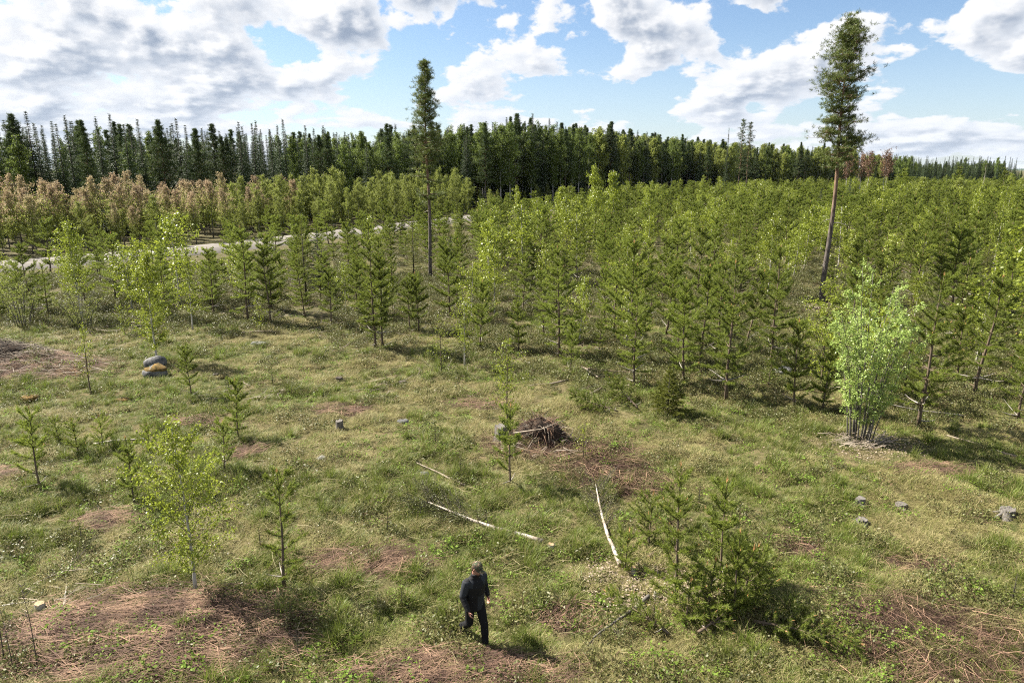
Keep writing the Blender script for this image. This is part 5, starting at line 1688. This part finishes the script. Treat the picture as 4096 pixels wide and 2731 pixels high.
def stump(x, y, rad, h, seed, label, mat='greywood', roots=4, tilt=0.0):
    r = np.random.default_rng(seed); g = Geo()
    n = 14; a = np.arange(n) / n * 6.283; wob = 1 + r.normal(0, 0.07, n)
    rows = []
    for z, s in ((-0.1, 1.5), (0.02, 1.28), (h * 0.4, 1.04), (h, 1.0)):
        top = r.normal(0, 0.05 * h, n) if z == h else 0
        rows.append(np.stack([np.cos(a) * rad * s * wob, np.sin(a) * rad * s * wob, np.full(n, z) + top], 1))
    V = np.concatenate(rows); i = np.arange(n); j = (i + 1) % n
    g.add(V, None, np.concatenate([np.stack([k * n + i, k * n + j, (k + 1) * n + j, (k + 1) * n + i], 1) for k in range(3)]))
    for k in range(roots):
        az = r.uniform(0, 6.28); d = np.array([math.cos(az), math.sin(az), 0])
        tube(g, [d * rad * 0.7 + (0, 0, 0.08), d * rad * 1.7 + (0, 0, 0.03), d * rad * 2.6 + (0, 0, -0.06)], [rad * .3, rad * .2, rad * .06], 6, 0)
    c = Geo(); c.add(np.concatenate([[[0, 0, h * 0.97]], rows[3] * np.array([0.96, 0.96, 1]) - np.array([0, 0, 0.004])]), [(0, 1 + int(p), 1 + int(q)) for p, q in zip(i, j)])
    place('tree_stump', [('body', g.mesh('body', [M[mat]], True)), ('cut_face', c.mesh('cut_face', [M['wood' if mat == 'bark_birch' else 'greywood' if mat == 'greywood' else 'bark_dark']]))], (x, y, gz(x, y)), label, 'stump', r.uniform(0, 6), 1.0, 'cut stumps in the clearing')


stump(9.59, 17.16, 0.12, 0.22, 1, 'small grey stump, upper left of three on the right')
stump(10.62, 16.99, 0.14, 0.17, 2, 'small grey stump, right one of three on the right')
stump(9.19, 16.24, 0.14, 0.16, 3, 'small grey stump, lowest of three on the right')
stump(13.02, 16.31, 0.18, 0.22, 4, 'grassy grey stump at the right edge')
stump(-6.11, 22.70, 0.13, 0.36, 5, 'splintered grey stump in the middle of the clearing')
stump(-9.72, 12.31, 0.09, 0.22, 6, 'fresh birch stump by the white dead branch', mat='bark_birch', roots=1)
stump(2.78, 13.9, 0.055, 0.16, 7, 'thin fresh birch stump beside the second birch log', mat='bark_birch', roots=0)
stump(3.12, 12.98, 0.05, 0.15, 8, 'thin fresh stump at the brown log end', mat='bark_birch', roots=0)
stump(0.95, 15.02, 0.08, 0.10, 9, 'low fresh birch stump at the cut end of the thick birch log', mat='bark_birch', roots=1)
stump(-13.1, 28.9, 0.14, 0.14, 10, 'dark stump in the grass right of the mossy boulder', mat='bark_dark')
stump(-7.6, 28.7, 0.15, 0.14, 11, 'dark root stump in the middle of the left clearing', mat='bark_dark')
stump(-4.7, 28.0, 0.14, 0.12, 12, 'dark mossy stump left of the slim centre birches', mat='bark_dark')
stump(-0.35, 21.3, 0.20, 0.5, 13, 'grey broken stump at the left of the dark root mound')


def rock(name, x, y, sx, sy, sz, seed, label, mat='rock', moss=False, sink=0.25, group='boulders in the clearing'):
    r = np.random.default_rng(seed); nu, nv = 17, 9
    off = r.uniform(0, 50, 2)
    def shape(th, ph, k=1.0):
        d = np.stack([np.cos(ph) * np.cos(th), np.cos(ph) * np.sin(th), np.sin(ph)], -1)
        f = 1 + 0.46 * (fbm(d[..., 0] * 1.9 + off[0] + d[..., 2], d[..., 1] * 1.6 + off[1] - d[..., 2] * 0.7, seed, 3) - 0.5) * 2
        p = np.abs(d) ** 0.8 * np.sign(d)
        return p * f[..., None] * np.array([sx, sy, sz]) * k
    th = np.arange(nu) / nu * 6.283; ph = np.linspace(-1.45, 1.45, nv)
    T, P = np.meshgrid(th, ph); V = shape(T, P).reshape(-1, 3)
    i = np.arange(nu); j = (i + 1) % nu
    Q = np.concatenate([np.stack([k * nu + i, k * nu + j, (k + 1) * nu + j, (k + 1) * nu + i], 1) for k in range(nv - 1)])
    V = np.concatenate([V, [V[-nu:].mean(0)]])
    g = Geo(); g.add(V, np.stack([np.full(nu, len(V) - 1), (nv - 1) * nu + i, (nv - 1) * nu + j], 1), Q)
    parts = [('stone', g.mesh('stone', [M[mat]], mat == 'moss'))]
    if moss:
        ph2 = np.linspace(0.35, 1.45, 6); T, P = np.meshgrid(th, ph2)
        k = 1.03 + 0.05 * vnoise(T * 3, P * 5, seed) - 0.10 * (P < 0.4)
        W = (shape(T, P) * k[..., None]).reshape(-1, 3) + np.array([0.10 * sx, 0, 0.012])
        W = np.concatenate([W, [W[-nu:].mean(0)]])
        g2 = Geo(); g2.add(W, np.stack([np.full(nu, len(W) - 1), 5 * nu + i, 5 * nu + j], 1), np.concatenate([np.stack([q * nu + i, q * nu + j, (q + 1) * nu + j, (q + 1) * nu + i], 1) for q in range(5)]))
        parts.append(('moss', g2.mesh('moss', [M['moss']], True)))
    place(name, parts, (x, y, gz(x, y) + sz * (1 - sink) * 0.8), label, 'rock', r.uniform(-0.3, 0.3), 1.0, group)


rock('boulder', -16.5, 30.35, 0.42, 0.36, 0.32, 1, 'bare grey boulder at the foot of the bright green birch')
rock('boulder', -15.75, 28.95, 0.50, 0.40, 0.30, 2, 'grey boulder capped with orange moss below the bright green birch', moss=True)
rock('boulder', -6.01, 20.05, 0.16, 0.13, 0.09, 3, 'small white stone in the clearing grass', mat='palerock')
rock('boulder', -3.97, 23.35, 0.2, 0.16, 0.1, 4, 'small grey rock in the grass left of the root mound')
rock('boulder', 12.2, 29.4, 0.42, 0.32, 0.2, 5, 'pale grey boulder under the young pines left of the willow', mat='palerock')
rock('boulder', -13.2, 34.6, 0.4, 0.28, 0.12, 6, 'flat grey rock at the far edge of the left clearing')
rock('boulder', -2.6, 18.7, 0.16, 0.13, 0.10, 7, 'small grey stone by the thin peeled log')
rock('boulder', -19.3, 25.9, 0.34, 0.28, 0.12, 8, 'low orange mossy hummock below the brush pile', mat='moss')
rock('boulder', -15.5, 25.7, 0.3, 0.22, 0.09, 9, 'low orange hummock beside the thin birch sapling', mat='moss')
rock('boulder', -10.6, 11.9, 0.22, 0.18, 0.14, 10, 'orange mossy hummock at the left edge by the dark saplings', mat='moss')
rock('boulder', -2.9, 44.5, 0.45, 0.3, 0.22, 11, 'grey rock in the gap behind the centre trees', mat='palerock')
rock('boulder', -26.8, 75.0, 0.9, 0.6, 0.5, 12, 'pale roadside rock on the near verge', mat='palerock')
rock('boulder', 22.5, 181.0, 1.4, 1.0, 0.9, 13, 'pale roadside rock by the far bend', mat='palerock')


# uprooted stump: dark soil lump bristling with roots
def root_mound():
    r = np.random.default_rng(44)
    g = Geo(); nu, nv = 26, 9
    th = np.arange(nu) / nu * 6.283; ph = np.linspace(-0.3, 1.5, nv); T, P = np.meshgrid(th, ph)
    k = 1 + 0.6 * (fbm(T * 1.3 + 3, P * 2.2, 8, 3) - 0.5)
    V = np.stack([np.cos(P) * np.cos(T) * 0.78 * k, np.cos(P) * np.sin(T) * 0.5 * k, np.sin(P) * 0.62 * k], -1).reshape(-1, 3)
    i = np.arange(nu); j = (i + 1) % nu
    g.add(V, None, np.concatenate([np.stack([q * nu + i, q * nu + j, (q + 1) * nu + j, (q + 1) * nu + i], 1) for q in range(nv - 1)]))
    parts = [('soil', g.mesh('soil', [M['soil']], False))]
    for grp in range(10):
        t = Geo()
        for q in range(26):
            az = r.uniform(0, 6.28); el = r.uniform(0.1, 1.3)
            p = np.array([math.cos(az) * math.cos(el) * 0.75, math.sin(az) * math.cos(el) * 0.5, math.sin(el) * 0.62])
            d = norm(p * np.array([1, 1, 0.5]) + r.normal(0, 0.35, 3)); l = r.uniform(0.15, 0.6)
            m = p + d * l * 0.5; e = m + norm(d + np.array([0, 0, -0.9]) + r.normal(0, 0.3, 3)) * l * 0.6
            tube(t, [p * 0.9, m, e], [0.013 * r.uniform(0.4, 1.2), 0.008, 0.003], 4, 0, cap=False)
        parts.append(('root', t.mesh('root', [M['stem' if grp % 3 else 'stick']])))
    b = Geo()
    tube(b, [(-0.9, -0.5, 0.35), (0.0, -0.55, 0.5), (0.8, -0.35, 0.75)], [0.025, 0.022, 0.012], 6)
    parts.append(('pole', b.mesh('pole', [M['stick']], True)))
    place('uprooted_stump', parts, (0.95, 21.4, gz(0.95, 21.4) - 0.15), 'dark uprooted stump mound bristling with pale roots at centre', 'stump')


root_mound()


def brush_pile():
    r = np.random.default_rng(46)
    parts = []
    g = Geo(); nu, nv = 30, 9
    th = np.arange(nu) / nu * 6.283; ph = np.linspace(-0.3, 1.5, nv); T, P = np.meshgrid(th, ph)
    k = 1 + 0.5 * (fbm(T * 1.6 + 9, P * 2.2, 18, 3) - 0.5)
    V = np.stack([np.cos(P) * np.cos(T) * 2.6 * k, np.cos(P) * np.sin(T) * 1.0 * k, np.sin(P) * 0.85 * k], -1).reshape(-1, 3)
    i = np.arange(nu); j = (i + 1) % nu
    g.add(V, None, np.concatenate([np.stack([q * nu + i, q * nu + j, (q + 1) * nu + j, (q + 1) * nu + i], 1) for q in range(nv - 1)]))
    parts.append(('soil', g.mesh('soil', [M['soil']], False)))
    t = Geo()
    for q in range(520):
        a = r.uniform(0, 6.28); s = math.sqrt(r.random())
        x, y = math.cos(a) * s * 3.0, math.sin(a) * s * 1.25
        z = 0.85 * math.exp(-1.6 * s * s) + r.uniform(0, 0.18)
        az = r.normal(0.1, 0.6); l = r.uniform(0.3, 1.1)
        d = np.array([math.cos(az), math.sin(az), r.normal(0, 0.25)])
        tube(t, [np.array([x, y, z]) - d * l / 2, np.array([x, y, z + 0.05]), np.array([x, y, z]) + d * l / 2], [0.012, 0.011, 0.005], 3, 0 if r.random() < 0.6 else 1, cap=False)
    m = t.mesh('twigs', [M['bark_dark'], M['stick']])
    e = place('brush_pile', parts, (-24.0, 30.4, gz(-24.0, 30.4) - 0.2), 'dark brown heap of brushwood and soil at the left edge', 'brush pile')
    link('twigs', m, e)['kind'] = 'stuff'


brush_pile()

# cut boughs and a felled little pine at the plantation edge
for x, y, h, az, tl, lab in [(4.7, 24.4, 2.8, 1.9, 1.35, 'dark green felled pine lying left of the bushy spruce'), (3.9, 24.0, 2.3, 2.6, 1.4, 'smaller felled pine lying in front of the darker one'),
                             (3.0, 11.6, 1.8, 2.4, 1.42, 'felled yellowish pine bough lying along the brown log'), (4.9, 11.75, 2.2, -0.5, 1.45, 'felled browning pine at the foot of the front right pines'), (3.7, 11.55, 2.0, 0.6, 1.45, 'felled pine bough in the shade before the front right pines')]:
    me = PINES[5] if h > 2.2 else SAPL[2]; s = h / (3.7 if h > 2.2 else 2.1)
    e = place('felled_pine', [('trunk', me[0]), ('crown', me[1])], (x, y, gz(x, y) + 0.22), lab, 'felled tree', 0, s * 0.8, 'felled pines left lying')
    e.rotation_euler = Euler((0, tl, az), 'XYZ')

for k, (x, y, h, lab) in enumerate([(-8.6, 10.55, 1.75, 'thin dark leafless sapling in the front left corner, right one'), (-9.35, 10.75, 1.7, 'thin dark leafless sapling in the front left corner, left one'), (-9.0, 10.5, 1.35, 'short dark leafless sapling between the two corner saplings'), (-4.0, 11.0, 0.95, 'thin grey leafless stalk left of the walking man'), (-18.6, 27.9, 0.9, 'rusty dead seedling beside the brush pile')]):
    place('dead_sapling', snag(50 + k, h, mat='bark_dark' if k < 4 else 'bud', nbr=9, rad=0.3, thick=0.42), (x, y, gz(x, y)), lab, 'sapling', k, 1.0, 'leafless saplings')

# ------------------------------------------------------------------ ground cover: grass, herbs, heath, dead stems, litter
def grass_tuft(seed, n, hgt, spread, green, lie=0.5, width=0.007, straw_share=0.5):
    r = np.random.default_rng(seed); g = Geo()
    az = r.uniform(0, 6.28, n); rad = spread * np.sqrt(r.random(n)) * 0.8
    base = np.stack([np.cos(r.uniform(0, 6.28, n)) * rad, np.sin(r.uniform(0, 6.28, n)) * rad, np.full(n, -0.02)], 1)
    lean = np.clip(r.normal(lie, 0.25, n), 0.05, 1.25)
    L_ = hgt * r.uniform(0.55, 1.25, n)
    out = np.stack([np.cos(az), np.sin(az), np.zeros(n)], 1); up = np.array([0, 0, 1.0])
    mid = base + (out * np.sin(lean * 0.7)[:, None] + up * np.cos(lean * 0.7)[:, None]) * (L_ * 0.5)[:, None]
    l2 = np.clip(lean * 1.7, 0, 1.75)
    tip = mid + (out * np.sin(l2)[:, None] + up * np.cos(l2)[:, None]) * (L_ * 0.5)[:, None]
    sd = np.stack([-np.sin(az), np.cos(az), np.zeros(n)], 1) * (width * r.uniform(0.7, 1.3, n))[:, None] / 2
    V = np.stack([base - sd, base + sd, mid + sd * 0.85, mid - sd * 0.85, tip], 1).reshape(-1, 3)
    k = np.arange(n) * 5
    isst = r.random(n) < straw_share
    for m, sel in ((0, ~isst), (1, isst)):
        kk = k[sel]
        if len(kk) == 0: continue
        vv = V.reshape(n, 5, 3)[sel].reshape(-1, 3); j = np.arange(len(kk)) * 5
        g.add(vv, np.stack([j + 3, j + 2, j + 4], 1), np.stack([j, j + 1, j + 2, j + 3], 1), m)
    return g.mesh('grass_tuft', [M['grass'], M['straw']])


def herb(seed, n, spread, leaf, mat):
    r = np.random.default_rng(seed); g = Geo()
    a = r.uniform(0, 6.28, n); rr = spread * np.sqrt(r.random(n))
    pos = np.stack([np.cos(a) * rr, np.sin(a) * rr, r.uniform(0.02, 0.16, n)], 1)
    leaves(g, pos, norm(r.normal(0, 1, (n, 3)) * np.array([1, 1, 0.4])), norm(r.normal(0, 0.5, (n, 3)) + np.array([0, 0, 1.0])), leaf * r.uniform(0.6, 1.3, n), leaf * 0.7 * r.uniform(0.6, 1.3, n), 0)
    return g.mesh('herb', [M[mat]])


def heath(seed, n, spread, hgt, leaf, mat, mat2='stem'):
    r = np.random.default_rng(seed); g = Geo()
    a = r.uniform(0, 6.28, n); rr = spread * np.sqrt(r.random(n)); z = r.uniform(0.15, 1.0, n) * hgt * (1 - 0.5 * (rr / spread) ** 2)
    pos = np.stack([np.cos(a) * rr, np.sin(a) * rr, z], 1)
    leaves(g, pos, norm(r.normal(0, 1, (n, 3))), norm(r.normal(0, 0.7, (n, 3)) + np.array([0, 0, 0.8])), leaf * r.uniform(0.6, 1.3, n), leaf * 0.6, 0)
    m = n // 12
    for i in range(m):
        tube(g, [(r.normal(0, spread * .2), r.normal(0, spread * .2), -0.03), pos[i]], [0.004, 0.002], 3, 1, cap=False)
    return g.mesh('heath', [M[mat], M[mat2]])


def in_frame(x, y, m=0.05):
    return in_view(x, y, 0.0, m) & (y > 8.2)


r = np.random.default_rng(2024)
GR = [grass_tuft(600 + i, 62, [0.15, 0.18, 0.13, 0.22][i % 4], 0.16, None, lie=[0.7, 0.85, 0.75, 0.6][i % 4], straw_share=0.22) for i in range(4)] \
   + [grass_tuft(620 + i, 62, [0.17, 0.21, 0.19, 0.24][i % 4], 0.18, None, lie=[0.9, 0.95, 0.8, 1.0][i % 4], straw_share=0.9) for i in range(4)] \
   + [grass_tuft(640 + i, 60, [0.16, 0.18, 0.20][i % 3], 0.18, None, lie=0.85, straw_share=0.5) for i in range(3)]
GR += [grass_tuft(655 + i, 90, 0.36, 0.13, None, lie=0.45, straw_share=0.08) for i in range(2)]
NG = 190000
# denser where the eye is near, thinner under the plantation
u = r.random(NG)
gy = np.where(u < 0.34, r.uniform(8.2, 19, NG), np.where(u < 0.80, r.uniform(17, 41, NG), r.uniform(38, 100, NG)))
gx = r.uniform(-0.83, 0.83, NG) * (gy * CP + CAM_H * SP)
hm = heath_mask(gx, gy); pm = patch_mask(gx, gy); rs = road_side(gx, gy)
green = fbm(gx / 3.0, gy / 3.0, 51, 3) + 0.38 * (vnoise(gx / 0.62, gy / 0.62, 52) - 0.5)
tuss = np.clip(vnoise(gx / 0.55 + 0.3 * vnoise(gx, gy, 5), gy / 0.55, 61) * 1.5 - 0.3, 0, 1)
ok = (np.abs(rs) > 4.0) & (r.random(NG) > pm * 0.86) & (r.random(NG) > hm * 0.45) & (rs < 7) & (r.random(NG) < 0.22 + 0.95 * tuss)
for lx, ly, lrx, lry in LITTER:
    ok &= ~((((gx - lx) / lrx) ** 2 + ((gy - ly) / lry) ** 2 < 0.8) & (r.random(NG) < 0.84))
gx, gy, green, tuss = gx[ok], gy[ok], green[ok], tuss[ok]
n = len(gx)
idx = np.where(green > 0.515, r.integers(0, 4, n), np.where(green < 0.415, r.integers(4, 8, n), r.integers(8, 11, n)))
flip = r.random(n) < 0.16; idx = np.where(flip, r.integers(0, 11, n), idx); idx = np.where((r.random(n) < 0.035) & (green > 0.47), r.integers(11, 13, n), idx)
s = np.where(np.abs(road_side(gx, gy)) < 9, 0.55, 1.0) * r.uniform(0.65, 1.25, n) * (0.62 + 0.75 * tuss) * np.interp(gy, [10, 40, 90], [0.95, 1.15, 1.6])
scatter('grass', np.stack([gx, gy, ground_z(gx, gy)], 1), np.stack([r.normal(0, 0.12, n), r.normal(0, 0.12, n), r.uniform(0, 6.28, n)], 1), np.stack([s, s, s * r.uniform(0.7, 1.15, n)], 1), idx, GR, 'matted green and straw-coloured grass tussocks over the clearing')

# low green herbs
HB = [herb(660 + i, 26, 0.16, 0.055, 'herb') for i in range(3)] + [herb(670 + i, 34, 0.22, 0.04, 'herb') for i in range(2)]
nh = 6000
hy = r.uniform(8.2, 42, nh); hx = r.uniform(-0.83, 0.83, nh) * (hy * CP + CAM_H * SP)
pm = patch_mask(hx, hy)
dens = np.clip((fbm(hx / 1.6, hy / 1.6, 81, 2) - 0.50) * 5, 0, 1) + 0.10 + 0.45 * pm * (np.hypot((hx + 7.8) / 2.2, (hy - 10.9) / 1.2) < 1)
for lx, ly, lrx, lry in LITTER: dens = dens * np.where(((hx - lx) / lrx) ** 2 + ((hy - ly) / lry) ** 2 < 0.8, 0.25, 1.0)
ok = r.random(nh) < dens
hx, hy = hx[ok], hy[ok]; n = len(hx); s = r.uniform(0.7, 1.4, n)
scatter('herbs', np.stack([hx, hy, ground_z(hx, hy) + 0.04], 1), np.stack([np.zeros(n), np.zeros(n), r.uniform(0, 6.28, n)], 1), np.stack([s, s, s], 1), r.integers(0, 5, n), HB, 'low bright green herbs among the grass')

# heath and lingonberry under the young pines
HT = [heath(680 + i, 170, 0.32, 0.24 + 0.05 * i, 0.05, 'shrub') for i in range(4)]
nh = 34000
hy = np.where(r.random(nh) < 0.6, r.uniform(9, 60, nh), r.uniform(50, 125, nh)); hx = r.uniform(-0.8, 0.8, nh) * (hy * CP + CAM_H * SP)
hm = heath_mask(hx, hy); rs = road_side(hx, hy)
ok = (np.abs(rs) > 4.4) & (rs < 9) & ~((rs < 0) & (rs > -9)) & (r.random(nh) < 0.10 + 0.80 * hm) & (fbm(hx / 2.0, hy / 2.0, 91, 2) > 0.36)
for lx, ly, lrx, lry in LITTER: ok &= (((hx - lx) / lrx) ** 2 + ((hy - ly) / lry) ** 2 > 0.8) | (r.random(nh) < 0.2)
hx, hy = hx[ok], hy[ok]; n = len(hx); s = np.where(np.abs(road_side(hx, hy)) < 9, 0.6, 1.0) * r.uniform(0.7, 1.5, n) * np.interp(hy, [25, 100], [1, 1.6])
scatter('heath', np.stack([hx, hy, ground_z(hx, hy) - 0.02], 1), np.stack([np.zeros(n), np.zeros(n), r.uniform(0, 6.28, n)], 1), np.stack([s, s, s], 1), r.integers(0, 4, n), HT, 'olive heath and berry scrub under the young pines')


# dead stems lying in the brown patches
def lay_stems(name, specs, mat, label, width=(0.006, 0.012), zr=(0.02, 0.16)):
    g = Geo()
    for px, py, rx, ry, a0, n, ln in specs:
        a = r.uniform(0, 6.28, n); q = np.sqrt(r.random(n)) * r.uniform(0.7, 1.2, n)
        x = px + np.cos(a) * q * rx; y = py + np.sin(a) * q * ry
        th = np.where(r.random(n) < 0.72, a0 + r.normal(0, 0.35, n), r.uniform(0, 6.28, n))
        l = ln * r.uniform(0.35, 1.2, n); w = r.uniform(*width, n)
        dx, dy = np.cos(th), np.sin(th); bow = r.normal(0, 0.10, n) * l
        P = []
        z0 = r.uniform(*zr, n); z1 = z0 + np.abs(r.normal(0, 0.05, n)); z2 = r.uniform(zr[0], zr[1] * 1.3, n)
        for t, zz, bb in ((-0.5, z0, 0), (0.0, z1, 1), (0.5, z2, 0)):
            X = x + dx * l * t - dy * bow * bb; Y = y + dy * l * t + dx * bow * bb
            P.append(np.stack([X, Y, ground_z(X, Y) + zz], 1))
        sd = np.stack([-dy, dx, np.full(n, 0.5)], 1); sd = norm(sd) * w[:, None] / 2
        V = np.stack([P[0] - sd, P[0] + sd, P[1] - sd, P[1] + sd, P[2] - sd * 0.5, P[2] + sd * 0.5], 1).reshape(-1, 3)
        k = np.arange(n)[:, None] * 6
        Q = np.concatenate([k + np.array([0, 1, 3, 2]), k + np.array([2, 3, 5, 4])])
        g.add(V, None, Q)
    o = link(name, g.mesh(name, [M[mat]])); tag(o, label, kind='stuff')


lay_stems('dead_stems', [(p[0], p[1], p[2], p[3], p[4], n, ln) for p, n, ln in zip(PATCH, (3600, 1500, 2800, 2200, 2600, 350, 1300, 500, 700, 240, 280, 300, 240, 230, 320, 230, 180, 180), (0.85, 0.7, 0.8, 0.8, 0.9, 0.6, 0.8, 0.8, 0.8) + (0.6,) * 9)], 'stem', 'brown dead raspberry and fireweed stems flattened in patches')
sp = [(float(r.uniform(-13, 13)), float(r.uniform(9.5, 26)), 0.7, 0.5, float(r.uniform(0, 3.1)), 40, 0.6) for k in range(70)] + [(0, 17, 14, 8.5, 0.3, 1600, 0.55)]
lay_stems('dry_stalks', sp, 'straw', 'loose dry straw stalks strewn through the grass', width=(0.005, 0.010), zr=(0.05, 0.20))
sp = [(float(r.uniform(-26, 22)), float(r.uniform(26, 60)), 1.6, 1.6, float(r.uniform(0, 3.1)), 9, 1.2) for k in range(90)] + [(0.9, 21.0, 1.5, 1.0, 0.6, 60, 0.8), (-22.5, 29.6, 4.0, 1.5, 0.2, 170, 1.2), (11.75, 21.4, 1.1, 0.8, 0.2, 120, 0.6), (-9.8, 12.6, 1.2, 0.8, 0.2, 14, 0.9)]
lay_stems('strewn_sticks', sp, 'stick', 'grey brushwood sticks strewn over the ground', width=(0.014, 0.032), zr=(0.04, 0.22))

# pale leaf litter
g = Geo()
for lx, ly, lrx, lry, n in [(2.75, 13.5, 1.5, 1.15, 1500), (11.7, 21.0, 2.4, 1.3, 900), (4.2, 12.7, 1.4, 1.0, 1200), (0, 17, 13, 8, 900)]:
    a = r.uniform(0, 6.28, n); q = np.sqrt(r.random(n)) * r.uniform(0.6, 1.15, n)
    x = lx + np.cos(a) * q * lrx; y = ly + np.sin(a) * q * lry
    leaves(g, np.stack([x, y, ground_z(x, y) + r.uniform(0.015, 0.07, n)], 1), norm(r.normal(0, 1, (n, 3)) * np.array([1, 1, 0.15])), norm(r.normal(0, 0.3, (n, 3)) + np.array([0, 0, 1.0])), 0.055 * r.uniform(0.6, 1.3, n), 0.045 * r.uniform(0.6, 1.3, n))
o = link('leaf_litter', g.mesh('leaf_litter', [M['litter']])); tag(o, 'pale dry leaves scattered on the ground', kind='stuff')

# ------------------------------------------------------------------ the air
def build_haze():
    g = Geo()
    x0, x1, y0, y1, z0, z1 = -19000, 19000, -2500, 14000, -9.0, 140.0
    V = [(x, y, z) for z in (z0, z1) for y in (y0, y1) for x in (x0, x1)]
    g.add(V, None, [(0, 2, 3, 1), (4, 5, 7, 6), (0, 1, 5, 4), (2, 6, 7, 3), (0, 4, 6, 2), (1, 3, 7, 5)])
    m, N, L = new_mat('haze')
    pv = N.new('ShaderNodeVolumePrincipled')
    pv.inputs['Color'].default_value = (0.70, 0.84, 1.0, 1.0)
    pv.inputs['Density'].default_value = 1.5e-5
    pv.inputs['Anisotropy'].default_value = 0.3
    o = N.new('ShaderNodeOutputMaterial'); L.new(pv.outputs[0], o.inputs['Volume'])
    ob = link('haze', g.mesh('haze', [m])); tag(ob, 'thin pale summer haze over the far woods', kind='stuff')


build_haze()
